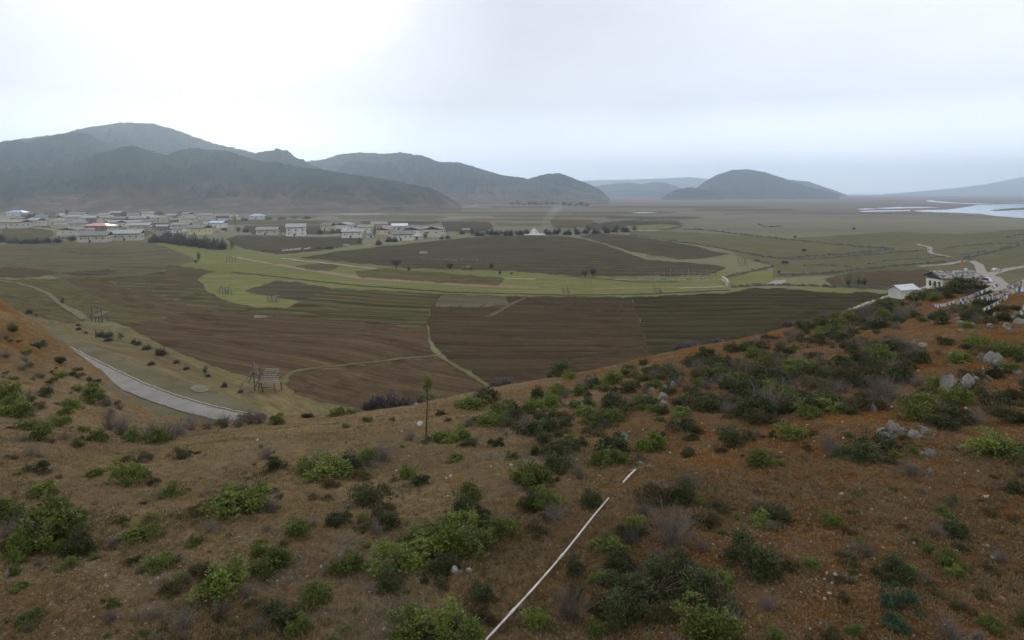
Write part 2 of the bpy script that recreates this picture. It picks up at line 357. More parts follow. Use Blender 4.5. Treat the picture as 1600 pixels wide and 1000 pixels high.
LAYER = [0]
def wig(pts, closed=True, amp=.012, step=6):
    """subdivide a picture outline and let it wander a little, as field edges do"""
    out = []; n = len(pts)
    for i in range(n if closed else n - 1):
        a = np.array(pts[i], float); b = np.array(pts[(i + 1) % n], float); L = np.hypot(*(b - a)); k = max(1, int(L / step))
        for j in range(k):
            q = a + (b - a) * j / k
            e_ = min(1, max(0, q[1] - HOR) / 130); out.append((q[0] + 1.2 * math.sin(q[0] * .21 + q[1] * .7) + random.uniform(-1.2, 1.2) * e_ * closed, q[1] + (.6 * math.sin(q[0] * .13 + q[1] * .3) + random.uniform(-.7, .7) * closed) * e_ * (closed or .4)))
    if not closed: out.append(pts[-1])
    return out
def patch(name, pts, m, lvl=0, smooth=True):
    LAYER[0] += 1
    z = .03 + .05 * lvl + .0007 * (LAYER[0] % 60)
    q = [P(x, max(y, HOR + 2), z) for x, y in (wig(pts) if smooth else pts)]
    tris = geometry.tessellate_polygon([q])
    v = [tuple(p) for p in q]; f = []
    for a, b_, c in tris:
        n = (Vector(v[b_]) - Vector(v[a])).cross(Vector(v[c]) - Vector(v[a])).z
        f.append((a, b_, c) if n > 0 else (a, c, b_))
    return tag(link(name, mesh(name, v, f, m)), kind='structure')
def ribbon(name, pts, width, m, lvl=2, z=None, jit=.15, kind='structure'):
    LAYER[0] += 1
    zz = .03 + .05 * lvl + .0007 * (LAYER[0] % 60) if z is None else z
    q = [P(x, y, zz) for x, y in wig(pts, False, step=6)]; v = []; f = []
    for i, p in enumerate(q):
        d = (q[min(i + 1, len(q) - 1)] - q[max(i - 1, 0)]); d.z = 0; d.normalize(); nrm = Vector((-d.y, d.x, 0))
        wd = width if not isinstance(width, (tuple, list)) else width[0] + (width[1] - width[0]) * i / (len(q) - 1)
        wl = wd * .5 * (1 + jit * math.sin(i * 1.7 + p.x * .3)); wr = wd * .5 * (1 + jit * math.sin(i * 2.3 + p.y * .2))
        v += [p + nrm * wl, p - nrm * wr]
        if i: f.append((2 * i - 2, 2 * i - 1, 2 * i + 1, 2 * i))
    return tag(link(name, mesh(name, v, f, m)), kind=kind)

A = R(-28)
M_BROWN = field_mat('ploughed_brown', (0.1080, 0.0828, 0.0612), (0.1260, 0.0954, 0.0702), (0.0918, 0.0738, 0.0558), A, weeds=(.115, .11, .06), wf=.3)
M_RED = field_mat('ploughed_red', (0.1144, 0.0790, 0.0578), (0.1299, 0.0911, 0.0671), (0.0989, 0.0748, 0.0600), A, weeds=(.115, .095, .055), wf=.3, bands=9, bamt=.13)
M_PURPLE = field_mat('ploughed_purple', (0.0825, 0.0598, 0.0472), (0.0960, 0.0691, 0.0539), (0.0707, 0.0548, 0.0421), R(-3), weeds=(.095, .082, .055), wf=.2, bands=12, bamt=.14)
M_OLIVE = field_mat('sown_olive', (.115, .104, .060), (.132, .120, .068), (.108, .090, .058), A, weeds=(.118, .125, .058), wf=.4)
M_OLIVE2 = field_mat('sown_dark_olive', (0.0608, 0.0544, 0.0344), (0.0704, 0.0624, 0.0400), (0.0576, 0.0480, 0.0336), R(3), weeds=(.080, .082, .042), wf=.35, bands=9, bamt=.3)
M_TERR = field_mat('sown_terraces', (.104, .098, .058), (.115, .092, .066), (.092, .086, .052), R(-17), line=.75, bands=8.5, bamt=.34, weeds=(.125, .13, .062), wf=.5)
M_GREY = field_mat('pale_fallow', (.140, .124, .096), (.158, .140, .108), (.125, .112, .086), R(-6), weeds=(.14, .132, .084), wf=.3)
M_DARK = field_mat('ploughed_dark', (0.0920, 0.0810, 0.0681), (0.1049, 0.0920, 0.0754), (0.0828, 0.0736, 0.0607), R(-4), weeds=(.105, .105, .068), wf=.45, bands=14, bamt=.2)
M_MEAD = field_mat('meadow_grass', (0.1855, 0.2037, 0.0918), (0.2064, 0.2190, 0.1076), (0.1626, 0.1777, 0.0853), R(-4), line=.1, weeds=(.185, .165, .095), wf=.5)
M_MEADR = field_mat('pasture_grass', (0.1396, 0.1410, 0.0921), (0.1585, 0.1536, 0.1053), (0.1251, 0.1228, 0.0845), R(5), line=.15, weeds=(.175, .158, .098), wf=.45)
M_PATH = simple('pale_track', (.18, .15, .10), (.13, .12, .07), .5, 1, 0)
M_GRAV = simple('gravel_track', (.30, .26, .22), (.21, .18, .15), .8)
M_YGR = simple('dry_bank_grass', (.15, .13, .068), (.10, .092, .045), .4, 1, 0)
M_ORG = simple('rusty_dry_grass', (.20, .115, .065), (.15, .115, .06), .06)
M_DITCH = simple('ditch_earth', (.040, .037, .027), (.06, .055, .036), .3, 1, 0)
M_TAN = simple('fallow_tan', (.25, .225, .17), (.2, .175, .13), .01)
M_BANK = field_mat('bank_grass', (.200, .165, .105), (.225, .185, .12), (.165, .135, .090), R(-40), line=.2, weeds=(.12, .125, .055), wf=.6)
M_PALE = simple('pale_gravel_patch', (.21, .185, .14), (.15, .135, .09), .5, 1, 0)
M_MUD = simple('river_gravel', (.155, .130, .085), (.105, .095, .05), .12, 1, 0)

# meadow strip running across the middle, then fields on it
patch('meadow', [(205, 372), (300, 378), (365, 388), (430, 400), (560, 390), (600, 402), (760, 418), (900, 424), (1140, 425), (1200, 418), (1215, 440), (1150, 456), (900, 466), (700, 462), (520, 455), (480, 478), (420, 484), (340, 470), (300, 440), (300, 418), (215, 402)], M_MEAD, 0)
patch('field', [(-260, 384), (0, 382), (110, 376), (120, 379), (205, 376), (232, 378), (262, 386), (276, 393), (300, 402), (312, 408), (285, 414), (255, 423), (205, 431), (93, 434), (60, 424), (0, 416), (-260, 410)], M_GREY, 1)
patch('field', [(-260, 408), (0, 417), (60, 419), (92, 426), (60, 433), (0, 434), (-260, 432)], M_RED, 2)
patch('field', [(98, 427), (130, 423), (170, 421), (186, 426), (160, 430), (120, 431)], M_DARK, 2)
patch('field', [(-260, 428), (0, 436), (60, 436), (95, 434), (130, 452), (180, 472), (262, 495), (198, 510), (160, 497), (108, 505), (50, 494), (0, 478), (-60, 468), (-260, 450)], M_OLIVE, 1)
patch('field', [(95, 434), (152, 433), (185, 446), (245, 462), (300, 478), (345, 486), (400, 490), (395, 500), (310, 490), (262, 497), (180, 474), (130, 454)], M_BROWN, 2)
patch('field', [(152, 433), (205, 431), (258, 424), (290, 420), (312, 440), (326, 456), (352, 470), (402, 480), (445, 481), (492, 460), (516, 450), (600, 454), (687, 459), (672, 480), (668, 500), (668, 514), (560, 505), (440, 494), (345, 488), (300, 478), (245, 462), (185, 446)], M_TERR, 1)
patch('field', [(262, 414), (300, 418), (340, 424), (318, 428), (306, 440), (318, 450), (280, 444), (255, 436)], M_BROWN, 2)
patch('field', [(198, 509), (262, 496), (310, 488), (395, 497), (440, 493), (560, 504), (668, 513), (672, 545), (684, 554), (620, 559), (560, 567), (470, 575), (452, 582), (438, 592), (405, 592), (375, 585), (345, 576), (300, 558), (255, 540)], M_RED, 1)
patch('field', [(380, 455), (410, 446), (434, 438), (466, 441), (516, 450), (490, 461), (470, 470), (424, 463)], M_DARK, 2)
patch('field', [(687, 459), (800, 463), (985, 464), (1000, 500), (1010, 540), (1035, 600), (740, 700), (770, 606), (735, 580), (700, 562), (688, 550), (672, 530), (668, 500), (674, 478)], M_PURPLE, 1)
patch('field', [(688, 460), (790, 463), (795, 475), (760, 480), (680, 479)], M_GREY, 2)
patch('field', [(985, 464), (1130, 458), (1182, 450), (1290, 453), (1392, 459), (1480, 452), (1480, 560), (1240, 580), (1035, 600), (1010, 540), (1000, 500)], M_OLIVE2, 1)
patch('field', [(455, 583), (480, 579), (560, 571), (620, 563), (684, 558), (700, 567), (730, 587), (755, 602), (775, 640), (640, 665), (560, 638), (500, 628), (462, 615), (448, 600)], M_RED, 1)
patch('field', [(352, 373), (372, 367), (470, 370), (560, 371), (566, 381), (520, 388), (482, 394), (432, 397), (382, 389), (366, 383)], M_DARK, 1)
patch('field', [(468, 403), (520, 394), (560, 389), (625, 382), (700, 374), (762, 369), (840, 368), (892, 370), (925, 377), (960, 387), (985, 397), (1010, 406), (1050, 409), (1100, 412), (1135, 417), (1130, 422), (1110, 429), (1060, 431), (960, 431), (890, 431), (810, 424), (760, 422), (720, 421), (640, 419), (560, 411)], M_DARK, 1)
patch('field', [(905, 369), (935, 364), (985, 368), (1050, 378), (1095, 386), (1110, 392), (1142, 396), (1090, 405), (1062, 405), (1010, 397), (980, 391), (940, 379)], M_DARK, 2)
patch('field', [(462, 416), (500, 411), (532, 415), (514, 424), (480, 421)], M_OLIVE, 2)
patch('field', [(556, 424), (592, 419), (700, 427), (790, 434), (778, 446), (700, 442), (640, 438), (560, 433)], M_OLIVE, 2)
patch('field', [(1340, 424), (1450, 421), (1460, 440), (1430, 452), (1370, 452), (1300, 447), (1290, 436)], M_BROWN, 1)
patch('meadow', [(1080, 366), (1240, 372), (1400, 362), (1500, 366), (1620, 356), (1900, 360), (2100, 420), (1600, 436), (1440, 420), (1300, 430), (1210, 434), (1205, 415), (1160, 404), (1120, 380)], M_MEADR, 0)
patch('meadow', [(1225, 450), (1300, 449), (1360, 452), (1330, 458), (1290, 457)], M_MEAD, 2)
patch('gravel_bank', [(1200, 443), (1208, 438), (1230, 437), (1222, 443)], M_GRAV, 2)
# bands of fields towards the hills
bands = [(0, 352, 85, 380, M_OLIVE), (380, 352, 560, 366, M_DARK), (340, 344, 520, 351, M_OLIVE), (520, 336, 700, 343, M_MEADR), (560, 345, 690, 351, M_DARK), (690, 346, 770, 362, M_DARK), (700, 330, 900, 335, M_MEADR),
 (760, 336, 980, 340, M_GREY), (720, 341, 900, 345, M_MEADR), (880, 330, 1060, 334, M_GREY), (860, 343, 930, 356, M_OLIVE), (770, 348, 860, 353, M_MEADR), (900, 322, 1200, 325, M_GREY), (760, 322, 880, 325, M_OLIVE),
 (940, 338, 1100, 342, M_OLIVE), (1080, 326, 1250, 330, M_GREY), (700, 325, 780, 328, M_MEADR), (630, 329, 720, 334, M_MEADR), (400, 336, 500, 341, M_GREY), (150, 356, 240, 372, M_OLIVE)]
for i, (x0, y0, x1, y1, m_) in enumerate(bands):
    s = (x1 - x0) * .08; patch('field', [(x0, y0 + .6), (x0 + s * 2, y0), (x1 - s, y0 + .4), (x1, (y0 + y1) / 2), (x1 - s * 2, y1), (x0 + s, y1 - .3)], m_, 1)
patch('fallow_ground', [(505, 334), (540, 328), (600, 328), (625, 333), (560, 336)], M_TAN, 2)
patch('field', [(920, 350), (985, 345), (1055, 346), (1066, 352), (1040, 358), (960, 361), (915, 358)], M_DARK, 1)
patch('meadow', [(975, 353), (1040, 350), (1060, 352), (1050, 357), (985, 358)], M_MEAD, 2)
patch('meadow', [(960, 362), (1040, 361), (1170, 368), (1260, 379), (1380, 389), (1300, 398), (1225, 403), (1150, 390), (1050, 375)], M_MEADR, 1)
# dry bank between road and field, and the flat stony strip beside the road
patch('river_bank', [(-200, 440), (0, 478), (60, 494), (150, 508), (200, 511), (255, 541), (300, 559), (345, 577), (375, 586), (420, 592), (450, 600), (470, 617), (560, 640), (640, 668), (560, 720), (300, 700), (150, 600), (0, 520), (-200, 470)], M_BANK, 0)
patch('river_gravel', [(-200, 455), (0, 488), (60, 508), (160, 545), (250, 583), (330, 608), (400, 632), (440, 680), (300, 720), (150, 620), (0, 540), (-200, 500)], M_MUD, 0)
patch('gravel_bank', [(296, 607), (302, 602), (311, 600.5), (321, 602), (327, 606), (325, 610), (316, 613), (305, 612)], M_PALE, 2, smooth=False)
ribbon('bank', [(-120, 402), (0, 411), (40, 408), (120, 406), (210, 405), (290, 401)], 2.2, M_YGR)
ribbon('bank', [(93, 433), (150, 432), (205, 431), (258, 422), (300, 417)], 2.2, M_YGR)
ribbon('footpath', [(-60, 433), (0, 438), (20, 441), (45, 446), (75, 458), (88, 470), (105, 481), (130, 498)], 1.6, M_PATH)
ribbon('footpath', [(105, 480), (118, 484), (140, 500)], 1.2, M_PATH)
ribbon('bank', [(105, 393), (130, 396), (170, 396.5), (230, 394), (274, 391)], 3.5, M_DITCH)
ribbon('footpath', [(444, 600), (446, 588), (458, 580), (500, 574), (560, 568), (620, 561), (686, 555)], 1.3, M_YGR)
ribbon('footpath', [(686, 556), (705, 567), (735, 585), (765, 604), (790, 620)], (1.1, 1.3), M_YGR, 3)
ribbon('ditch', [(690, 552), (780, 557), (880, 558), (1000, 546), (1080, 534), (1150, 524)], .9, M_DITCH)
ribbon('ditch', [(770, 498), (850, 499), (980, 500)], .7, M_DITCH)
ribbon('bank', [(762, 495), (790, 480), (820, 464)], 1.8, M_GREY)
ribbon('ditch', [(360, 425), (430, 432), (500, 440), (560, 446), (700, 456), (880, 461), (1000, 460), (1140, 453)], 2.0, M_DITCH)
ribbon('footpath', [(365, 401), (400, 408), (425, 412)], 2.0, M_TAN)
ribbon('footpath', [(440, 403), (470, 407), (520, 412), (560, 417), (640, 425), (700, 430), (780, 434), (836, 436)], 2.4, M_GRAV)
ribbon('dry_grass_strip', [(430, 413), (500, 424), (560, 434), (640, 440), (760, 447), (840, 450)], 6.5, M_ORG)
ribbon('dry_grass_strip', [(925, 452), (960, 451), (1010, 450), (1060, 449)], 4, M_ORG)
ribbon('footpath', [(960, 437), (1040, 437), (1130, 437)], 3.0, M_GRAV)
ribbon('footpath', [(1062, 450), (1090, 449), (1135, 447)], 3.0, M_TAN)
ribbon('ditch', [(890, 431), (1000, 441), (1060, 440)], 1.5, M_DITCH)
for a_, b_, c_, d_ in [(845, 490, 870, 464), (868, 495, 895, 465), (905, 493, 930, 464), (940, 492, 960, 463), (960, 492, 982, 464), (700, 488, 722, 476), (740, 485, 760, 474)]:
    ribbon('ditch', [(a_, b_), (c_, d_)], .7, M_DITCH)
# roads
M_CONC = simple('concrete_road', (.225, .210, .185), (.17, .158, .14), .25)
M_KERB = simple('road_kerb', (.38, .36, .32), (.28, .265, .23), 1)
ROADC = [(-40, 470), (20, 503), (70, 532), (120, 560), (165, 583), (205, 603), (250, 621), (300, 637), (345, 648), (400, 660), (460, 670)]
road = ribbon('road', ROADC, (4.3, 4.3), M_CONC, 3, jit=.0)
q = [P(x, y, 0) for x, y in wig(ROADC, False, step=6)]
kb = MB()
for s in (1,):
    v = []; f = []
    for i, p in enumerate(q):
        d = (q[min(i + 1, len(q) - 1)] - q[max(i - 1, 0)]).normalized(); n = Vector((-d.y, d.x, 0)) * s
        for o, z in ((2.15, .02), (2.15, .28), (2.38, .28), (2.38, .02)): v.append(p + n * o + Vector((0, 0, z)))
        if i:
            for k in range(3): f.append((4 * i - 4 + k, 4 * i - 3 + k, 4 * i + 1 + k, 4 * i + k))
    kb.raw(v, f)
tag(kb.build('road_kerb', M_KERB), kind='structure')
ribbon('dirt_road', [(1432, 381), (1454, 386.5), (1451, 393), (1458, 396), (1484, 401)], 3.2, M_GRAV)
ribbon('dirt_road', [(1436, 416.5), (1480, 412.5), (1502, 408), (1516, 407), (1528, 413), (1532, 421), (1540, 432), (1560, 446), (1590, 462)], (3.2, 5.5), M_GRAV, 3)
ribbon('dirt_road', [(1534, 441), (1552, 426), (1580, 420), (1610, 415), (1700, 408), (1900, 396)], (4.5, 3.5), M_GRAV, 3)
patch('dirt_yard', [(1524, 428), (1545, 425), (1600, 428), (1720, 440), (1680, 470), (1560, 480), (1524, 455)], M_MUD, 2)
patch('dirt_yard', [(1530, 433), (1545, 430), (1566, 434), (1575, 445), (1556, 456), (1532, 448)], M_GRAV, 3)
ribbon('village_road', [(500, 336), (560, 334.5), (620, 333), (680, 329), (720, 325), (742, 322), (748, 318.5), (756, 316)], 9, M_TAN, 3)
# lake and pools
m, t, b = mat('lake_water', .06, .5); b.inputs['Base Color'].default_value = (.10, .12, .14, 1)
bump(t, b, noise_fac(t, objvec(t), .08, 4), .04, .3); M_LAKE = m
patch('lake', [(1425, 329), (1480, 327.5), (1520, 322), (1530, 320), (1600, 318.5), (1800, 317), (2300, 319), (2300, 352), (1800, 346), (1600, 340.5), (1560, 338), (1530, 334), (1480, 332), (1440, 331)], M_LAKE, 3)
patch('lake_island', [(1545, 329), (1575, 325.5), (1640, 323), (1640, 326), (1590, 328), (1560, 329.5)], M_MEADR, 5)
for i, q_ in enumerate([[(1340, 330), (1360, 329), (1420, 328.3), (1424, 329.6), (1390, 330.3), (1350, 331)], [(1365, 325.6), (1400, 323.6), (1440, 323.3), (1470, 324.5), (1420, 325.2), (1385, 326.2)], [(1446, 313), (1455, 312.3), (1462, 314.2), (1500, 317), (1560, 318.6), (1520, 318.8), (1475, 317), (1453, 315.5)], [(1338, 326.5), (1356, 325.5), (1372, 326.4), (1352, 327.4)], [(1295, 311), (1312, 309.8), (1322, 310.6), (1305, 311.6)], [(985, 332), (1010, 331.4), (1030, 332.2), (1000, 332.8)], [(1560, 316.4), (1600, 315.8), (1660, 316.3), (1600, 316.9)]]):
    patch('pool', q_, M_LAKE, 3, smooth=False)

# ---------------------------------------------------------------- mountains
def mountain_mat(name, forest, earth, edge, blend):
    m, t, b = mat(name, .95, .05); n = nodeset(t); v = objvec(t)
    sp = n('ShaderNodeSeparateXYZ'); t.links.new(v, sp.inputs[0])
    a = n('ShaderNodeMath', operation='MULTIPLY_ADD'); t.links.new(noise_fac(t, v, .006, 7, .65, .2, .8), a.inputs[0]); a.inputs[1].default_value = blend; t.links.new(sp.outputs[2], a.inputs[2])
    r = n('ShaderNodeMapRange'); r.inputs[1].default_value = edge; r.inputs[2].default_value = edge + blend * .7; t.links.new(a.outputs[0], r.inputs[0])
    fo = mix(t, noise_fac(t, v, .02, 8, .75, .3, .7), forest, tuple(x * .35 for x in forest))  # tree and scrub patches, contrast raised to carry slope shading in the colour
    ea = mix(t, noise_fac(t, v, .012, 7, .7, .35, .65), earth, (earth[0] * .55, earth[1] * .6, earth[2] * .6))
    ea = mix(t, noise_fac(t, v, .03, 6, .7, .6, .68), ea, (.30, .24, .17))
    c = mix(t, r.outputs[0], ea, fo)
    t.links.new(c, b.inputs['Base Color']); bump(t, b, noise_fac(t, v, .06, 7, .8, .2, .8), 1, 6)
    return m
MM = mountain_mat('forest_slope', (.045, .064, .056), (.165, .120, .085), 45, 90)
MM2 = mountain_mat('scrub_slope', (.050, .066, .058), (.16, .12, .09), 60, 110)
MF = mountain_mat('distant_forest', (.040, .055, .052), (.075, .070, .062), 10, 50)
def mountain(name, sil, D, front, back, m, base=None, seed=0, relief=.6, tree=5, step=1.6):
    sil = sorted(sil); px = np.arange(sil[0][0], sil[-1][0] + 1, step)
    py = np.interp(px, [s[0] for s in sil], [s[1] for s in sil]); py = _sm(py[None, :], 7, 1)[0] if len(px) > 12 else py
    u = (px - 800) / F; zc = H + (HOR - py) / F * D
    zc = np.maximum(zc, 1); e = np.minimum(1, np.minimum(np.arange(len(px)), np.arange(len(px))[::-1]) / 10.0)
    vv = np.concatenate([np.linspace(-1, 0, 70), np.linspace(0, 1, 16)[1:]])
    U, V = np.meshgrid(u, vv); ZC = np.broadcast_to(zc, U.shape)
    Dc = D + D * .05 * fbm(u * 9, u * 0, 3, seed)
    Y = np.broadcast_to(Dc, U.shape) + np.where(V < 0, V * front, V * back)
    X = U * Y
    p = np.where(V < 0, (1 + V) ** 1.25, (1 - V) ** 1.3)
    sp = fbm(X / (front * .26), Y / (front * .5), 6, seed + 40, .55, ridge=True)
    w_ = np.clip(-V * 3.2, 0, 1) * np.clip((1 + V) * 2.2, 0, 1)
    Z = ZC * Y / np.broadcast_to(Dc, U.shape) ** 1 * 1.0
    Z = p * ZC * (1 + w_ * relief * 1.5 * (sp - .72)) - 1.5 * (1 - e)
    Z = Z + tree * np.clip(fbm(X / 14, Y / 14, 3, seed + 9), -.3, 1) * np.clip(p * 1.5, 0, 1) * np.clip(Z / 60, 0, 1)
    Z = np.where(p <= 0.001, -3, Z)
    v = np.stack([X.ravel(), Y.ravel(), Z.ravel()], 1)
    return tag(link(name, mesh(name, v, grid_faces(*U.shape)[:, ::1], m, False)), kind='structure')
mountain('mountain_ridge', [(-900, 240), (-500, 215), (-300, 235), (-100, 228), (0, 224), (50, 217), (100, 209), (125, 203), (160, 197), (190, 193), (230, 194), (262, 199), (290, 208), (330, 222), (380, 234), (402, 239), (440, 252), (480, 262), (540, 300)], 2750, 900, 700, MM2, seed=1)
mountain('mountain_ridge', [(-900, 250), (-400, 235), (-150, 240), (0, 222), (28, 218), (42, 223), (60, 218), (88, 212), (110, 209), (135, 210), (155, 219), (178, 228), (200, 250), (230, 290)], 2250, 560, 500, MM, seed=2)
mountain('foothill', [(-900, 300), (-300, 275), (0, 268), (60, 262), (110, 255), (150, 240), (190, 233), (207, 230), (225, 234), (258, 243), (275, 236), (300, 231), (340, 233), (370, 240), (400, 250), (480, 262), (560, 274), (640, 287), (672, 293), (700, 307), (722, 322)], 1780, 500, 420, MM, seed=3, relief=.8)
mountain('mountain_ridge', [(300, 270), (360, 250), (402, 240), (418, 235.5), (440, 234), (452, 240), (462, 246), (476, 252), (520, 275), (560, 300)], 2500, 500, 500, MM, seed=4, tree=9)
mountain('mountain_ridge', [(440, 270), (475, 252), (505, 249), (530, 241), (560, 238), (600, 241), (628, 239), (645, 243), (662, 245), (685, 254), (720, 254), (737, 259), (762, 267), (790, 274), (820, 278), (850, 285), (900, 296), (950, 308)], 3300, 1150, 800, MM2, seed=5, relief=.8)
mountain('mountain_ridge', [(500, 290), (535, 258), (552, 250), (590, 254), (620, 266), (650, 285), (690, 308)], 2900, 500, 500, MM, seed=6)
mountain('mountain_ridge', [(800, 300), (828, 279), (850, 273), (875, 270.5), (895, 278), (918, 286), (938, 296), (952, 309)], 3500, 600, 600, MM2, seed=7)
mountain('distant_hills', [(905, 300), (930, 291), (960, 286.5), (985, 285), (1000, 288), (1020, 284.5), (1040, 285), (1060, 292), (1080, 300)], 7000, 1500, 1500, MF, seed=8, step=1.5)
mountain('distant_hills', [(1034, 308), (1048, 300), (1062, 295), (1080, 292), (1100, 296), (1118, 302), (1132, 308)], 4200, 450, 500, MF, seed=9, step=1)
mountain('distant_hills', [(1076, 304), (1100, 284), (1120, 273), (1145, 265), (1170, 264), (1200, 270), (1230, 280), (1262, 292), (1290, 298), (1312, 303)], 5000, 900, 900, MF, seed=10, step=1.5)
mountain('distant_hills', [(1210, 290), (1232, 280), (1262, 283), (1285, 291), (1305, 298), (1322, 304)], 6500, 1000, 900, MF, seed=11, step=1.5)
mountain('distant_mountains', [(1380, 303), (1440, 299), (1500, 293), (1540, 288), (1575, 281), (1600, 276), (1680, 268), (1900, 262), (2300, 285)], 12300, 2300, 2300, MF, seed=12, relief=.1, tree=0, step=4)
mountain('distant_mountains', [(800, 300), (880, 285), (930, 281), (1000, 280), (1080, 276), (1140, 284), (1200, 300)], 12600, 2200, 2200, MF, seed=13, relief=.1, tree=0, step=4)

# ---------------------------------------------------------------- air
hz = MB(); hz.box(-15500, 15500, -6500, 15500, -4.5, 640)
m = bpy.data.materials.new('haze_air'); m.use_nodes = True; t = m.node_tree; t.nodes.clear()
pv = t.nodes.new('ShaderNodeVolumePrincipled'); pv.inputs["Color"].default_value = (.74, .875, 1.0, 1); pv.inputs["Density"].default_value = 0.00015; pv.inputs['Anisotropy'].default_value = 0.78
mo = t.nodes.new('ShaderNodeOutputMaterial'); t.links.new(pv.outputs[0], mo.inputs['Volume'])
hzo = hz.build('haze', m); hzo['kind'] = 'stuff'
# ---------------------------------------------------------------- village houses
M_WALL = simple('rammed_earth_wall', (.50, .47, .39), (.38, .35, .28), .25)
M_WALLW = simple('white_washed_wall', (.64, .62, .55), (.50, .48, .42), .3)
M_WALLY = simple('yellow_wall', (.52, .46, .28), (.45, .38, .22), .3)
M_ROOFG = simple('grey_shingle_roof', (.22, .215, .20), (.15, .145, .135), .6)
M_ROOFL = simple('pale_shingle_roof', (.36, .355, .34), (.27, .265, .25), .5)
M_ROOFW = simple('white_metal_roof', (.62, .63, .65), (.50, .51, .53), .3, .35, .5)
M_ROOFB = simple('blue_metal_roof', (.20, .30, .52), (.26, .34, .52), .3, .4, .5)
M_ROOFR = simple('red_metal_roof', (.50, .09, .10), (.42, .12, .12), .3, .35, .5)
M_ROOFT = simple('tan_shingle_roof', (.30, .275, .23), (.22, .20, .165), .5)
M_DARK2 = simple('dark_timber_and_shade', (.055, .045, .04), (.08, .065, .055), 1)
M_WOOD = simple('weathered_wood', (.26, .235, .20), (.16, .14, .12), 2)
M_WOODD = simple('dark_weathered_wood', (.115, .095, .08), (.07, .06, .05), 2)
M_BRICK = simple('brown_block_wall', (.20, .16, .125), (.15, .12, .095), .4)
M_GLASS = simple('dark_window', (.03, .032, .036), (.05, .05, .055), 1, .25, .5)
M_STONEW = simple('dry_stone_wall', (.090, .085, .062), (.15, .14, .115), .35, 1, 0)
M_STONEP = simple('pale_mud_wall', (.40, .37, .31), (.30, .27, .22), .5)
ROOFS = dict(g=M_ROOFG, l=M_ROOFL, w=M_ROOFW, b=M_ROOFB, r=M_ROOFR, t=M_ROOFT, d=M_DARK2)
WALLS = dict(e=M_WALL, w=M_WALLW, y=M_WALLY, k=M_BRICK)
def windows(root, w, d, hh, cols, rows=1, door=True, sides=True):
    ww, wh = max(.9, w * .05), max(1.1, hh * .2)
    for r in range(rows):
        z = hh * (.62 if rows == 1 else .3 + .42 * r)
        for c in range(cols):
            x = -w / 2 + w * (c + .5) / cols + .3 * ((c * 7) % 3 - 1)
            MB().box(x - ww / 2, x + ww / 2, -d / 2 - .12, -d / 2 + .25, z - wh / 2, z + wh / 2).build('window', M_GLASS, root)
    if sides:
        for s in (-1, 1):
            for y in (-d * .22, d * .2):
                xx = s * w / 2
                MB().box(min(xx - .25 * s, xx + .12 * s), max(xx - .25 * s, xx + .12 * s), y - ww / 2, y + ww / 2, hh * .62 - wh / 2, hh * .62 + wh / 2).build('window', M_GLASS, root)
    if door: MB().box(-w * .12, -w * .12 + 1.6, -d / 2 - .1, -d / 2 + .3, 0, 2.2).build('door', M_DARK2, root)
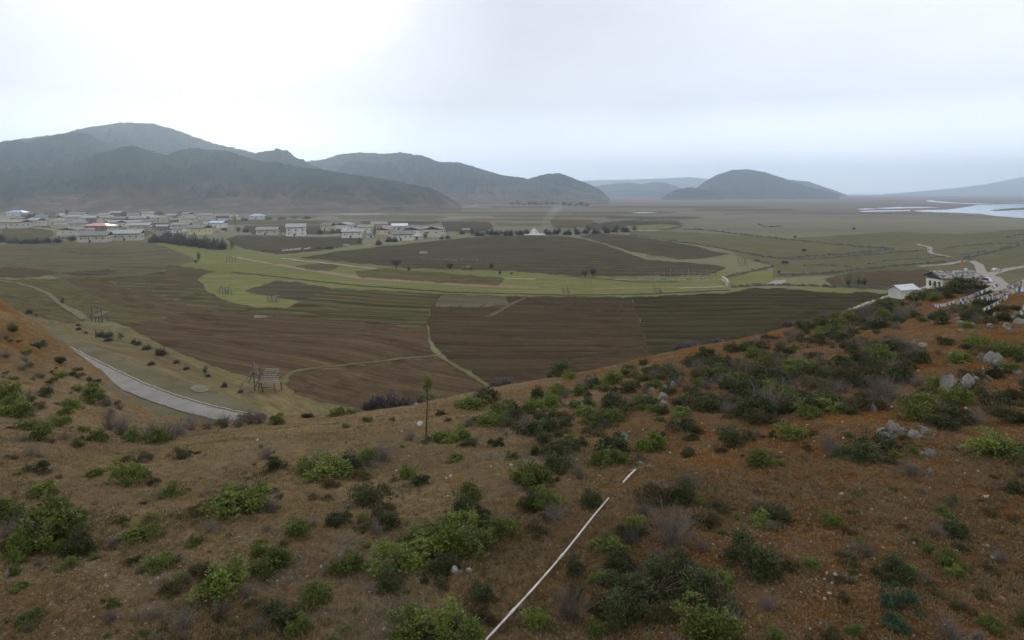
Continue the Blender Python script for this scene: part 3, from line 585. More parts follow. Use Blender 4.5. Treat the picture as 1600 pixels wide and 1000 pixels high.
def house(px, py, wpx, hpx, rpx, label, roof='g', wall='e', rz=0, style='gable', depth=.62, cols=3, rows=1, cat='house', group='houses of the village', name='village_house', door=True):
    """wpx: width, hpx: wall height, rpx: roof height, all as seen, turned into metres at the distance where the house stands"""
    p = P(px, py); k = p.y / F
    w_ = wpx * k / (abs(math.cos(rz)) + .5 * depth * abs(math.sin(rz))) * .93; hh = max(2.4, hpx * k); d = w_ * depth; rh = max(1.0, rpx * k) * .78
    p = p + Vector((0, d * .5, 0)); root = empty(name, p, rz, label=label, cat=cat, group=group)
    MB().box(-w_ / 2, w_ / 2, -d / 2, d / 2, -.2, hh, taper=min(.35, hh * .05)).build('wall', WALLS[wall], root)
    o = max(.7, w_ * .05)
    if style == 'gable':
        x0, x1 = -w_ / 2 - o * .7, w_ / 2 + o * .7; y = d / 2 + o; zb = hh + .35; zt = hh + .35 + rh; th = .28
        m_ = MB(); m_.slab([(x0, -y, zb), (x1, -y, zb), (x1, 0, zt), (x0, 0, zt)], th); m_.slab([(x0, y, zb), (x0, 0, zt), (x1, 0, zt), (x1, y, zb)], th)
        m_.build('roof', ROOFS[roof], root)
        g = MB()                                                     # closed dark wedge: shade of the open attic put into its colour
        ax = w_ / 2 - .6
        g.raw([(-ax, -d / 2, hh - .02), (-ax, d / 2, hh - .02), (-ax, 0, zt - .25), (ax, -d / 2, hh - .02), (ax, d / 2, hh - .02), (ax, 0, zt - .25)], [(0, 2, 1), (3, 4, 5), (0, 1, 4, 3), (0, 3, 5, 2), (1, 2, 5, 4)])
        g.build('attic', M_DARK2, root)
    elif style == 'hip':
        x, y = w_ / 2 + o * 1.6, d / 2 + o * 1.6; zb = hh + .1; zt = hh + rh; m_ = MB()
        m_.raw([(-x, -y, zb), (x, -y, zb), (x, y, zb), (-x, y, zb), (-w_ * .22, 0, zt), (w_ * .22, 0, zt)], [(0, 1, 5, 4), (1, 2, 5), (2, 3, 4, 5), (3, 0, 4), (3, 2, 1, 0)])
        m_.build('roof', ROOFS[roof], root)
    elif style == 'temple':                                          # sweeping eaves turned up at the ends
        x, y = w_ / 2 + o * 2, d / 2 + o * 2; zb = hh + .2; m_ = MB(); n = 8; v = []; f = []
        for i in range(n + 1):
            s = -1 + 2 * i / n; lift = rh * .55 * abs(s) ** 2.2
            v += [(s * x, -y, zb + lift * .7), (s * x * .82, 0, zb + rh * .75 + lift * .8), (s * x, y, zb + lift * .7)]
            if i: a = 3 * i - 3; f += [(a, a + 3, a + 4, a + 1), (a + 1, a + 4, a + 5, a + 2)]
        nv = len(v); v += [(a, b, c - .4) for a, b, c in v]; f += [tuple(q + nv for q in g[::-1]) for g in f]
        for i in range(n):
            a = 3 * i; f += [(a + 3, a, a + nv, a + 3 + nv), (a + 2, a + 5, a + 5 + nv, a + 2 + nv)]
        f += [(0, 1, 1 + nv, nv), (1, 2, 2 + nv, 1 + nv)]; e = 3 * n; f += [(e + 1, e, e + nv, e + 1 + nv), (e + 2, e + 1, e + 1 + nv, e + 2 + nv)]
        m_.raw(v, f).build('roof', ROOFS[roof], root)
        MB().box(-w_ / 2 + 1, w_ / 2 - 1, -d / 2 - .3, d / 2 + .3, hh * .5, hh + .15).build('gallery', M_DARK2, root)
    elif style == 'flat':
        MB().box(-w_ / 2 - .5, w_ / 2 + .5, -d / 2 - .5, d / 2 + .5, hh, hh + max(.35, rh * .3)).build('roof', ROOFS[roof], root)
        MB().box(-w_ / 2 + .1, w_ / 2 - .1, -d / 2 + .1, d / 2 - .1, hh + max(.35, rh * .3), hh + max(.35, rh * .3) + .5).build('parapet', WALLS[wall], root)
    if wpx > 13: windows(root, w_, d, hh, cols, rows, door)
    return root
def low_wall(pts, height, label, m=None, thick=.6, cat='wall', group=None, name='stone_wall', rough=.25):
    q = [P(x, y, 0) for x, y in wig(pts, False, step=2.5)]; v = []; f = []
    if m is None: height *= .5; rough = .6
    for i, p in enumerate(q):
        p = p + Vector((random.uniform(-.35, .35), random.uniform(-1, 1) * .5, 0)) * (1 if m is None else 0)
        d = (q[min(i + 1, len(q) - 1)] - q[max(i - 1, 0)]).normalized(); n = Vector((-d.y, d.x, 0)) * thick * .5
        hh = height * (1 + rough * random.uniform(-1, 1))
        for s, z in ((-1.25, -.1), (-.9, hh), (.9, hh * (1 + .1 * random.uniform(-1, 1))), (1.25, -.1)): v.append(p + n * s + Vector((0, 0, z)))
        if i:
            for k in range(3): f.append((4 * i - 4 + k, 4 * i - 3 + k, 4 * i + 1 + k, 4 * i + k))
    e = len(v) - 4; f += [(3, 2, 1, 0), (e, e + 1, e + 2, e + 3)]
    return tag(link(name, mesh(name, v, f, m or M_STONEW)), label, cat, group)
HS = [
 (22, 337, 26, 5, 4.5, 'small white-walled house with a bright blue hipped roof at far left', dict(roof='b', wall='w', style='hip', rz=.1, cols=4)),
 (14, 357, 42, 9, 5, 'long pale-walled house with a weathered roof at the left edge of the photo', dict(roof='t', rz=-.08, cols=4)),
 (52, 353, 27, 8, 5, 'pale house with light grey metal roof behind the left ploughed field', dict(roof='l', rz=-.35)),
 (75, 340, 14, 9, 2, 'tall unfinished brown block house with flat roof at the back left', dict(roof='t', wall='k', style='flat', cols=2, rows=2)),
 (83, 351, 26, 6, 2, 'low flat-roofed pale building below the tall brown block house', dict(roof='l', style='flat', cols=3)),
 (118, 340, 26, 5.5, 3, 'long pale house with grey roof at the back, right of the brown block house', dict(roof='g', wall='w', rz=.1)),
 (143, 347, 24, 6, 4, 'brown-walled house whose grey roof shines light, behind the red roof', dict(roof='l', wall='k', rz=-.2)),
 (96, 338, 7, 2.5, 1.5, 'tiny white hut between the brown block house and the long pale house', dict(roof='w', wall='w', cols=1, door=False)),
 (149, 360, 40, 7, 5, 'house with a wide bright red hipped roof', dict(roof='r', wall='k', style='hip', rz=-.05, cols=3)),
 (102, 369, 21, 9, 3.5, 'narrow pale house showing its dark gable, left of the two big front houses', dict(roof='g', rz=1.45, depth=1.4, cols=2)),
 (119, 357, 30, 7, 4, 'grey-roofed house directly left of the red roof', dict(roof='g', rz=.2)),
 (141, 379, 46, 10, 7, 'large pale farmhouse with grey roof at the front left of the village', dict(roof='g', wall='e', rz=.22, cols=4)),
 (194, 376, 44, 10, 7, 'large pale farmhouse with a lighter grey roof beside the front left farmhouse', dict(roof='l', wall='e', rz=.25, cols=4)),
 (186, 347, 21, 5, 4, 'dark-roofed house at the back, up and right of the red roof', dict(roof='g', wall='k')),
 (174, 353, 19, 5, 4, 'pale gabled house touching the right end of the red-roofed house', dict(roof='l', rz=.9)),
 (213, 361, 36, 8, 5, 'wide house with light grey roof behind the two big front farmhouses', dict(roof='l', rz=.28, cols=3)),
 (213, 347, 28, 5, 4, 'wide olive-grey roofed house at the back of the village, left of the whitish roof', dict(roof='t', wall='k', rz=.1)),
 (238, 345, 18, 5, 4, 'small house with a whitish hipped roof at the back of the village', dict(roof='l', wall='y', style='hip')),
 (256, 345, 17, 5, 1.5, 'low yellow-green walled building right of the whitish hipped roof', dict(roof='t', wall='y', style='flat', cols=2)),
 (267, 341, 15, 4, 3, 'small grey-roofed house behind the yellow-green building', dict(roof='l', wall='k')),
 (313, 331, 19, 6, 4, 'dark hall with a bright white upturned roof above the village', dict(roof='w', wall='k', style='temple', cols=3)),
 (318, 342, 22, 5, 3.5, 'pale low house just below the white upturned roof', dict(roof='t', rz=.4)),
 (338, 356, 25, 7, 4, 'white-walled house with a blue-edged pale roof at the right of the old village', dict(roof='b', wall='w', rz=-.1, cols=3)),
 (280, 358, 28, 6, 4, 'long low grey-roofed house in the middle of the old village', dict(roof='t', rz=.05)),
 (247, 354, 24, 5, 2.5, 'long narrow house under a flat grey roof right of the wide light grey roof', dict(roof='g', wall='k', style='flat')),
 (309, 367, 34, 10, 6, 'big house with dark window bay and yellow lower wall behind the bare shrubs', dict(roof='g', wall='y', rz=-.4, cols=2)),
 (365, 343, 13, 4, 3, 'tiny grey house left of the yellow-green poplar', dict(roof='l')),
 (400, 342, 22, 4.5, 4, 'small white house with bluish roof standing alone behind the fields', dict(roof='b', wall='w', style='hip', rz=.15)),
 (415, 367, 36, 7, 5.5, 'low wide pale house with tan-grey roof left of the tall white house', dict(roof='t', rz=.18)),
 (460, 369, 33, 13, 7, 'tall two-storey white house standing alone with a light grey roof', dict(roof='l', wall='w', rz=.22, cols=3, rows=2)),
 (511, 361, 23, 8, 5, 'pale house with dark purple-grey gable roof behind its shrubs', dict(roof='g', wall='y', rz=-.5)),
 (535, 358, 19, 6, 4, 'white gabled house right of the purple-grey gable', dict(roof='l', wall='w', rz=1.35, depth=1.1)),
 (548, 372, 35, 9, 5.5, 'white farmhouse with pale roof at the front left of the right-hand hamlet', dict(roof='l', wall='w', rz=.2, cols=3)),
 (571, 364, 25, 8, 5, 'tan-roofed house behind the front left farmhouse of the right-hand hamlet', dict(roof='t', wall='w', rz=.15)),
 (590, 357, 28, 6, 5, 'rearmost wide house of the right-hand hamlet with grey gabled roof', dict(roof='t', rz=.3)),
 (598, 367, 19, 7, 4, 'yellowish gabled house in the middle of the right-hand hamlet beside the green tree', dict(roof='g', wall='y', rz=1.35, depth=1.2)),
 (623, 360, 27, 6, 5, 'house with a light metal roof at the back of the right-hand hamlet', dict(roof='w', wall='e', rz=.2)),
 (625, 376, 40, 9, 7, 'large white farmhouse with grey roof and dark doorway in the right-hand hamlet', dict(roof='g', wall='w', rz=.35, cols=4)),
 (646, 368, 24, 8, 5, 'white house with wide dark gable right behind the large farmhouse', dict(roof='g', wall='w', rz=1.3, depth=1.1)),
 (677, 371, 21, 12, 5, 'tall pale gabled house at the right end of the hamlet', dict(roof='g', wall='e', rz=1.4, depth=1.1, rows=2, cols=2)),
 (694, 363, 12, 5, 2.5, 'small rust-red shed right of the tall gabled house', dict(roof='d', wall='k', cols=1)),
 (652, 374, 20, 4, 2, 'low white outbuilding joined to the right of the large white farmhouse', dict(roof='w', wall='w', style='flat', cols=1)),
 (728, 364, 12, 4, 3, 'lone small brown shed in trees between the hamlet and the white stupa', dict(roof='t', wall='k', cols=1)),
 (102, 374, 13, 3, 1.5, 'tiny shed with shining white roof left of the front left farmhouse', dict(roof='w', wall='k', style='flat', cols=1)),
 (6, 347, 15, 4, 3, 'small grey-roofed house under the blue hipped roof at far left', dict(roof='t', rz=.3, cols=1)),
 (162, 340, 20, 4, 3, 'pale house at the back rim of the village below the foothill', dict(roof='t', rz=-.1, cols=2)),
 (296, 347, 18, 5, 3.5, 'small tan-roofed house left of the pale house under the white upturned roof', dict(roof='t', rz=.2, cols=2)),
]
for a_ in HS: house(*a_[:6], **a_[6])
rq = random.Random(4)
for x, y in [(32, 347), (62, 346), (100, 346), (128, 352), (160, 347), (176, 361), (200, 354), (228, 353), (232, 361), (252, 361), (274, 349), (286, 353), (292, 361), (326, 350), (345, 351), (40, 341), (180, 339), (205, 341), (228, 339), (290, 340), (345, 344), (134, 366), (172, 368), (318, 361), (270, 364)]:
    house(x, y, rq.uniform(15, 24), rq.uniform(4.5, 6.5), rq.uniform(2.5, 4), 'small pale house packed among the back rows of the old village', roof=rq.choice('ggtl'), wall=rq.choice('ewk'), rz=rq.uniform(-.6, 1.4), cols=2, group='packed houses of the old village')
for x, y in [(561, 361), (604, 362), (640, 362), (660, 364), (579, 371)]:
    house(x, y, rq.uniform(14, 20), 5.5, 3.5, 'small pale house tucked between the farmhouses of the right-hand hamlet', roof=rq.choice('gtl'), wall=rq.choice('ew'), rz=rq.uniform(-.3, 1.4), cols=2, group='tucked houses of the right-hand hamlet')
for i, (x, y, w_) in enumerate([(729, 316, 7), (738, 315.5, 6), (733, 319, 7), (724, 318, 6), (742, 318, 5), (772, 312, 7), (786, 311, 6), (848, 311, 7), (858, 310.6, 6), (879, 309.6, 4), (800, 311.8, 6)]):
    house(x, y, w_, 1.6, 1.2, 'tiny pale house of the far hamlets at the foot of the mountains', roof='w' if i % 3 == 0 else 't', wall='w', rz=.2 * (i % 3), group='tiny houses at the foot of the mountains')
low_wall([(88, 361), (50, 356), (20, 357)], 1.6, 'pale compound wall along the front of the leftmost houses', M_STONEP)
low_wall([(476, 369.5), (490, 370), (500, 370.5), (535, 367)], 1.5, 'long white courtyard wall running right from the tall white house', M_STONEP)
low_wall([(326, 364), (340, 363), (352, 364)], 2.2, 'short white wall right of the yellow-walled house', M_STONEP)
low_wall([(438, 366), (446, 367)], 1.5, 'stub of pale wall between the low wide house and the tall white house', M_STONEP)
for (x0, y0, x1, y1, lab) in [(441, 393, 470, 390, 'low white wall segment nearest the village track'), (474, 390, 485, 388.5, 'short white wall segment at the dark field corner'), (537, 384, 547, 384, 'small white wall in the dark field below the right-hand hamlet'), (570, 385, 580, 384, 'white heap wall right of the dark bare shrub'), (655, 396, 668, 396, 'thin white wall far out in the dark field')]:
    low_wall([(x0, y0), ((x0 + x1) / 2, (y0 + y1) / 2), (x1, y1)], 1.1, lab, M_STONEP)
# ---- dark stone walls and banks on the pasture
for lab, pts, hh, m_ in [
 ('dark dry stone wall running diagonally down from the round enclosure', [(1070, 359), (1104, 360), (1160, 367), (1190, 370), (1240, 376), (1300, 382), (1350, 387), (1396, 389)], 2.2, None),
 ('dark stone wall returning left from the diagonal wall corner', [(1396, 389), (1350, 395), (1300, 399), (1250, 402), (1232, 404)], 1.8, None),
 ('stone wall on the upper edge of the dark triangular field', [(985, 367), (1050, 377), (1100, 384), (1150, 393), (1195, 402), (1230, 405)], 2.0, None),
 ('stone wall continuing right across the pasture towards the zigzag track', [(1228, 406), (1300, 403), (1360, 398), (1420, 393), (1452, 391)], 1.5, None),
 ('rounded corner of dark stone wall around the green plot', [(1180, 408), (1200, 411), (1208, 417), (1190, 422), (1160, 428), (1135, 433), (1131, 437)], 1.9, None),
 ('short tumbled wall end with an orange-brown face', [(1129, 437), (1134, 442), (1139, 448)], 2.2, M_STONEP),
 ('long grey stone wall beside the dirt road across the pasture', [(1218, 431), (1290, 428), (1360, 420), (1440, 412.5), (1490, 409), (1506, 405)], 1.7, None),
 ('thick dark bank wall climbing right from the road bend to the edge', [(1506, 405), (1540, 397), (1575, 388), (1610, 380), (1700, 368)], 2.4, None),
 ('long dark hedge wall above the dark ploughed field', [(1141, 449), (1200, 446), (1260, 447), (1300, 449), (1350, 450), (1400, 452)], 1.6, None),
 ('thin curved bank wall in the pasture middle', [(1255, 416), (1268, 414.5), (1300, 415.5), (1330, 417)], 1.2, None),
 ('curved bank wall above the farm with a small knob', [(1356, 413), (1380, 408), (1440, 404), (1460, 402), (1476, 401)], 1.1, None),
 ('winding dark bank wall right of the zigzag track', [(1475, 391), (1478, 388), (1500, 385), (1530, 382), (1575, 381), (1595, 381)], 1.5, None),
 ('short dark bank wall under the winding bank wall', [(1502, 399), (1520, 395.5), (1540, 393)], 1.5, None),
 ('looped dark bank at the right photo edge', [(1574, 371), (1585, 368), (1620, 366)], 1.8, None),
 ('dark bank just under the looped bank at the right edge', [(1588, 377.5), (1600, 376), (1630, 376)], 1.4, None),
 ('dark rim bank of the round enclosure', [(920, 351), (960, 347), (1000, 344), (1050, 345), (1068, 350), (1062, 356), (1040, 359), (965, 360.5)], 2.2, None),
 ('pale low wall lying right of the round enclosure', [(966, 361.5), (985, 361), (1030, 360.5)], 1.3, M_STONEP),
 ('dark three-armed bank out on the brown flats', [(1184, 349), (1192, 354), (1205, 355), (1225, 353.5)], 2.5, None),
 ('grey stone heap wall on the bright green plot', [(960, 436.6), (1010, 437), (1120, 437)], .8, None),
 ('faint far wall across the brown flats', [(1130, 335), (1200, 333), (1320, 334), (1440, 335), (1520, 337)], 1.6, None),
 ('dark stone bank crossing the sown fields near the middle', [(640, 402), (700, 406), (752, 409)], 1.2, None),
]: low_wall(pts, hh, lab, m_, thick=1.0, group=None)
# ---- white stupa with its platform, and the smoke beside it
sp_ = P(834, 367)
st = empty('stupa', sp_, 0, label='white stupa on a low platform with prayer streamers and smoke beside it', cat='stupa')
M_WHITE = simple('whitewash', (.78, .78, .78), (.66, .66, .66), .6)
MB().box(-9, 11, -3, 3, -.1, .9).build('platform', M_WHITE, st)
def lathe(prof, n=16, c=(0, 0, 0)):
    v = []; f = []
    for i, (r, z) in enumerate(prof):
        for j in range(n): a = 2 * math.pi * j / n; v.append((c[0] + r * math.cos(a), c[1] + r * math.sin(a), c[2] + z))
        if i:
            for j in range(n): f.append(((i - 1) * n + j, (i - 1) * n + (j + 1) % n, i * n + (j + 1) % n, i * n + j))
    return MB().raw(v, f)
b_ = MB(); b_.box(-2.2, 2.2, -2.2, 2.2, .9, 1.8); b_.box(-1.7, 1.7, -1.7, 1.7, 1.8, 2.5); b_.build('base', M_WHITE, st)
lathe([(1.2, 2.5), (1.5, 3.2), (1.55, 3.9), (1.2, 4.6), (.5, 4.9), (0, 4.9)]).build('dome', M_WHITE, st)
lathe([(.45, 4.9), (.4, 5.2), (.25, 6.4), (.12, 7.2), (0, 7.6)], 10).build('spire', M_WALLY, st)
for (tx, ty) in [(-3.6, -1), (-2.6, 1.2), (3.0, -1.2), (4.4, .8)]:
    MB().raw([(0, 0, 7.3), (.0, 0, 6.9), (tx, ty, 1.2), (tx * 1.25, ty, 1.1), (tx * .6, ty, 4.4)], [(0, 1, 2, 3, 4)]).build('streamer', M_WHITE, st)
m = bpy.data.materials.new('smoke_air'); m.use_nodes = True; t = m.node_tree; t.nodes.clear()
pv = t.nodes.new('ShaderNodeVolumePrincipled'); pv.inputs['Color'].default_value = (.85, .88, .95, 1); pv.inputs['Density'].default_value = .009
mo = t.nodes.new('ShaderNodeOutputMaterial'); t.links.new(pv.outputs[0], mo.inputs['Volume'])
pts = []
prof = [(0, .9), (3, 1.1), (6, 1.5), (9, 2.2), (13, 3.4), (17, 4.8), (21, 6.2), (25, 7.2), (29, 5.0), (31, .4)]
v = []; f = []; n = 14; base = P(845, 366)
for i, (z, r) in enumerate(prof):
    cx = base.x + .28 * z + .9 * math.sin(z * .35) + (z / 20) ** 2 * 5; 
    for j in range(n):
        a = 2 * math.pi * j / n; rr = r * (1 + .35 * math.sin(a * 3 + z * .6) * math.sin(z * .5 + a))
        v.append((cx + rr * math.cos(a), base.y + rr * math.sin(a), z + .2 * math.sin(a * 2)))
    if i:
        for j in range(n): f.append(((i - 1) * n + j, (i - 1) * n + (j + 1) % n, i * n + (j + 1) % n, i * n + j))
f += [tuple(range(n))[::-1], tuple(range((len(prof) - 1) * n, len(prof) * n))]
tag(link('smoke', mesh('smoke', v, f, m)), label='thin pale smoke drifting up right of the white stupa', kind='stuff')

# ---------------------------------------------------------------- hay racks and posts
def pole(mb, a, b, r): mb.tube([a, b], r, 6, r * .75)
def far_rack(px, py, n, wpx, hpx, label, deck=True, rz=0, group=None, seed=1):
    rr = random.Random(seed); p = P(px, py); k = p.y / F; W = wpx * k; Hh = hpx * k
    root = empty('hay_rack', p, rz, label=label, cat='hay rack', group=group)
    for i in range(n):
        x = -W / 2 + W * i / max(1, n - 1); h_ = Hh * rr.uniform(.75, 1.05)
        m_ = MB(); pole(m_, (x, 0, -.3), (x + rr.uniform(-.9, .2) * Hh / 4, rr.uniform(-.4, .4), h_), .16); m_.build('post', M_WOODD, root)
    for j in range(3):
        m_ = MB(); z = Hh * (.3 + .22 * j); pole(m_, (-W / 2 - .3, 0, z), (W / 2 + .3, 0, z + rr.uniform(-.3, .3)), .09); m_.build('rail', M_WOOD, root)
    if deck:
        m_ = MB(); x0, x1 = -W * .05, W * .62
        for j in range(6):
            y = -1.6 + j * .62; z = Hh * .45 + j * .16; m_.box(x0, x1, y, y + .4, z, z + .1)
        m_.build('slatted_deck', M_WOOD, root)
        for (x, y) in ((x1 - .3, -1.3), (x1 - .2, 1.2)):
            m_ = MB(); pole(m_, (x + .7, y, -.2), (x, y, Hh * .5), .12); m_.build('prop', M_WOODD, root)
    m_ = MB(); pole(m_, (-W / 2 - Hh * .45, -.4, -.2), (-W / 2 + .2, 0, Hh * .6), .12); m_.build('prop', M_WOOD, root)
    return root
far_rack(152, 503, 4, 20, 24, 'old wooden hay rack with four upright posts beside the left footpath', seed=2, rz=-.25)
far_rack(350, 459, 4, 14, 14, 'grey hay rack on the green island, the left one of two', seed=3, rz=-.2)
far_rack(426, 472, 3, 12, 13, 'small dark hay rack on the tip of the green island', seed=4, rz=-.1)
far_rack(361, 410, 4, 14, 11, 'thin upright poles of a rack on the upper meadow', deck=False, seed=5)
far_rack(729, 422, 3, 11, 10, 'rusty-topped hay rack between the round bare trees', seed=6)
far_rack(1162, 416, 4, 12, 16, 'tall pole rack beside the rounded stone wall', deck=False, seed=7)
far_rack(1020, 402, 4, 16, 10, 'grey thicket of rack poles on the green strip between dark fields', deck=False, seed=8)
far_rack(884, 458, 2, 8, 9, 'small grey hay rack on the meadow left of the tall pole', seed=9)
r = far_rack(1027, 457, 2, 9, 9, 'small low shelter rack attached to the right of the tall bare pole', seed=10)
p = P(1022, 457.5); tp = empty('tall_pole', p, 0, label='tall bare pole standing at the edge of the near field', cat='pole')
m_ = MB(); pole(m_, (0, 0, -.3), (0, 0, 4.8), .22); m_.build('post', M_WOOD, tp)
m_ = MB(); pole(m_, (-.8, 0, 4.6), (.9, 0, 4.1), .12); m_.build('crossbar', M_WOOD, tp)
# fence of spaced posts
p0 = P(1028, 430.5); fe = empty('post_fence', p0, 0, label='row of thin pale posts with one rail along the dark field edge', cat='fence')
for i in range(9):
    x = i * 9.6 * p0.y / F; m_ = MB(); pole(m_, (x, 0, -.2), (x + .1 * math.sin(i), 0, 2.4 + 1.0 * (i % 3 == 2)), .14); m_.build('post', M_WOOD, fe)
m_ = MB(); pole(m_, (-2, 0, 1.2), (84 * p0.y / F, 0, 1.2), .1); m_.build('rail', M_WOOD, fe)
far_rack(1108, 431, 2, 22, 11, 'leaning pale pole with a long low rail at the field corner', deck=False, seed=12)
# the big broken hay rack by the road, modelled after the photograph
p = P(410, 612); k = p.y / F                                       # one picture pixel in metres here
rk = empty('hay_rack', p, -.12, label='large broken hay rack with leaning poles and a slatted deck near the concrete road', cat='hay rack')
def wz(x, z, y=0): return ((x - 410) * k, y, (612 - z) * k)
for (a, b, yy, rad) in [((397, 612), (393, 563), .2, .13), ((401, 610), (402, 577), .8, .12), ((413, 612), (406, 584), -.4, .15), ((433, 611), (431, 596), -.6, .12), ((438, 610), (436, 597), 1.0, .12)]:
    m_ = MB(); pole(m_, wz(a[0], a[1] + 1, yy), wz(b[0], b[1], yy), rad); m_.build('post', M_WOODD, rk)
for (a, b, yy) in [((376, 611), (394, 580), -1.6), ((386, 613), (406, 584), -2.0), ((391, 611), (404, 594), -1.2), ((369, 607), (392, 584), .6), ((379, 604), (393, 583), 1.4), ((392, 609), (407, 588), 1.0)]:
    m_ = MB(); pole(m_, wz(a[0], a[1], yy * 1.4), wz(b[0], b[1], yy * .2), .11); m_.build('leaning_pole', M_WOOD, rk)
for i in range(5):
    m_ = MB(); s = i / 4; m_.tube([wz(393 + 1.5 * i, 564 + i * 2.5, .3), wz(396 + 2.2 * i, 583 + 1.5 * i, .1)], .12); m_.build('upright_slat', M_WOOD, rk)
for i in range(8):
    y = -1.5 + i * .48; z = 594.5 - i * 1.9; x0 = 408 - .2 * i; x1 = 441 - 1.7 * i
    if i == 4: x0 += 3; x1 -= 4
    m_ = MB(); a = wz(x0, z, y); b = wz(x1, z, y); m_.box(a[0], b[0], y, y + (.43 if i != 5 else .2), a[2], a[2] + .09); m_.build('deck_slat', M_WOOD, rk)
m_ = MB(); pole(m_, wz(408, 603, -1.3), wz(428, 602, -1.3), .08); m_.build('rail', M_WOODD, rk)
m_ = MB(); pole(m_, wz(410, 616, -2.2), wz(425, 616, -2.4), .14); m_.build('fallen_pole', M_WOOD, rk)
# standing dark post near the river gravel
p = P(150, 527); m_ = MB(); pole(m_, (0, 0, -.2), (0, 0, 2.0), .22); o = m_.build('short_post', M_WOODD); o.location = p; tag(o, 'short thick dark post on the bank below the left hay rack', 'post')

# ---------------------------------------------------------------- farm by the road on the right
M_SLATE = simple('slate_board_roof', (.20, .20, .20), (.095, .095, .10), 1.1, .9, .2)
p = P(1473, 462); fm = empty('farmhouse', p + Vector((0, 0, 0)), R(8), label='long farmhouse with cream gable wall and patchy grey shingle roof weighed with stones', cat='farmhouse')
L_, D_, HW = 16.5, 8.6, 6.4
MB().box(0, L_, 0, D_, -.3, HW, taper=.25).build('wall', M_WALLY, fm)
M_CREAM = simple('cream_gable_wall', (.76, .73, .60), (.66, .62, .50), .4)
MB().box(-.06, .3, .1, D_ - .1, -.3, HW - .1, taper=.0).build('gable_wall', M_CREAM, fm)
m_ = MB(); m_.slab([(-1.4, -1.3, HW + .1), (L_ + 1.2, -1.3, HW + .1), (L_ + 1.2, D_ / 2, HW + 2.4), (-1.4, D_ / 2, HW + 2.4)], .25); m_.slab([(-1.4, D_ + 1.3, HW + .1), (-1.4, D_ / 2, HW + 2.4), (L_ + 1.2, D_ / 2, HW + 2.4), (L_ + 1.2, D_ + 1.3, HW + .1)], .25)
rf = m_.build('roof', M_SLATE, fm)
m_ = MB()
for i in range(340):
    x = random.uniform(-1.3, L_ + .6); s = random.uniform(0, .93); y = -1.3 + (D_ / 2 + 1.3) * s; z = HW + .1 + 2.3 * s + .27
    w1 = random.uniform(.3, .6); m_.slab([(x, y, z), (x + w1, y, z), (x + w1, y + .8, z + .33), (x, y + .8, z + .33)], random.uniform(.03, .1))
sg = m_.build('roof_shingles', M_ROOFG, rf); sg.data.materials.append(M_ROOFL); sg.data.materials.append(M_DARK2); sg.data.materials.append(M_WALL)
for q_ in sg.data.polygons: q_.material_index = [0, 1, 2, 0, 1, 0, 2, 3, 0, 0, 1][(q_.index // 6) * 7 % 11]
m_ = MB(); m_.raw([(-.25, .2, HW - .3), (-.25, D_ - .2, HW - .3), (-.25, D_ / 2, HW + 2.2), (.5, .2, HW - .3), (.5, D_ - .2, HW - .3), (.5, D_ / 2, HW + 2.2)], [(0, 2, 1), (3, 4, 5), (0, 1, 4, 3), (0, 3, 5, 2), (1, 2, 5, 4)]); m_.build('attic', M_DARK2, fm)  # dark wedge with the shade under the roof put into its colour
for y in (1.0, 3.4, 5.8):
    MB().box(-.14, .2, y, y + 1.1, 3.0, 5.1).build('window', M_GLASS, fm)
for x in (3, 7, 11): MB().box(x, x + 1.4, -.12, .3, 4.3, 5.6).build('window', M_GLASS, fm)
ch = MB().box(L_ - 3, L_ - 2.2, D_ / 2 - .4, D_ / 2 + .4, HW + 2, HW + 3.6).build('chimney', M_WALLW, rf)
M_TIN = simple('grey_tin', (.52, .53, .55), (.44, .45, .47), .5, .45, .5); 
p = P(1408, 468); sh = empty('metal_shed', p, R(24), label='low shed with a plain light grey metal roof left of the farmhouse', cat='shed')
MB().box(0, 9.5, 0, 5.2, -.3, 3.4).build('wall', M_WALLW, sh)
m_ = MB(); m_.slab([(-.6, -.5, 3.3), (10.2, -.5, 3.3), (10.2, 2.6, 5.0), (-.6, 2.6, 5.0)], .12); m_.slab([(-.6, 5.7, 3.3), (-.6, 2.6, 5.0), (10.2, 2.6, 5.0), (10.2, 5.7, 3.3)], .12); m_.build('roof', M_TIN, sh)
m_ = MB(); m_.raw([(.02, .1, 3.39), (.02, 5.1, 3.39), (.02, 2.6, 4.9), (.3, .1, 3.39), (.3, 5.1, 3.39), (.3, 2.6, 4.9)], [(0, 2, 1), (3, 4, 5), (0, 1, 4, 3), (0, 3, 5, 2), (1, 2, 5, 4)]); m_.build('gable', M_TIN, sh)
low_wall([(1318, 492), (1345, 479), (1370, 470), (1394, 462)], 0.65, 'long whitewashed wall climbing from the brush pile up to the metal shed', M_STONEP, thick=1.0, rough=.35)
low_wall([(1428, 462), (1440, 457), (1452, 453)], 1.8, 'short pale wall joining the shed and the farmhouse', M_STONEP, thick=1.6, rough=.05)
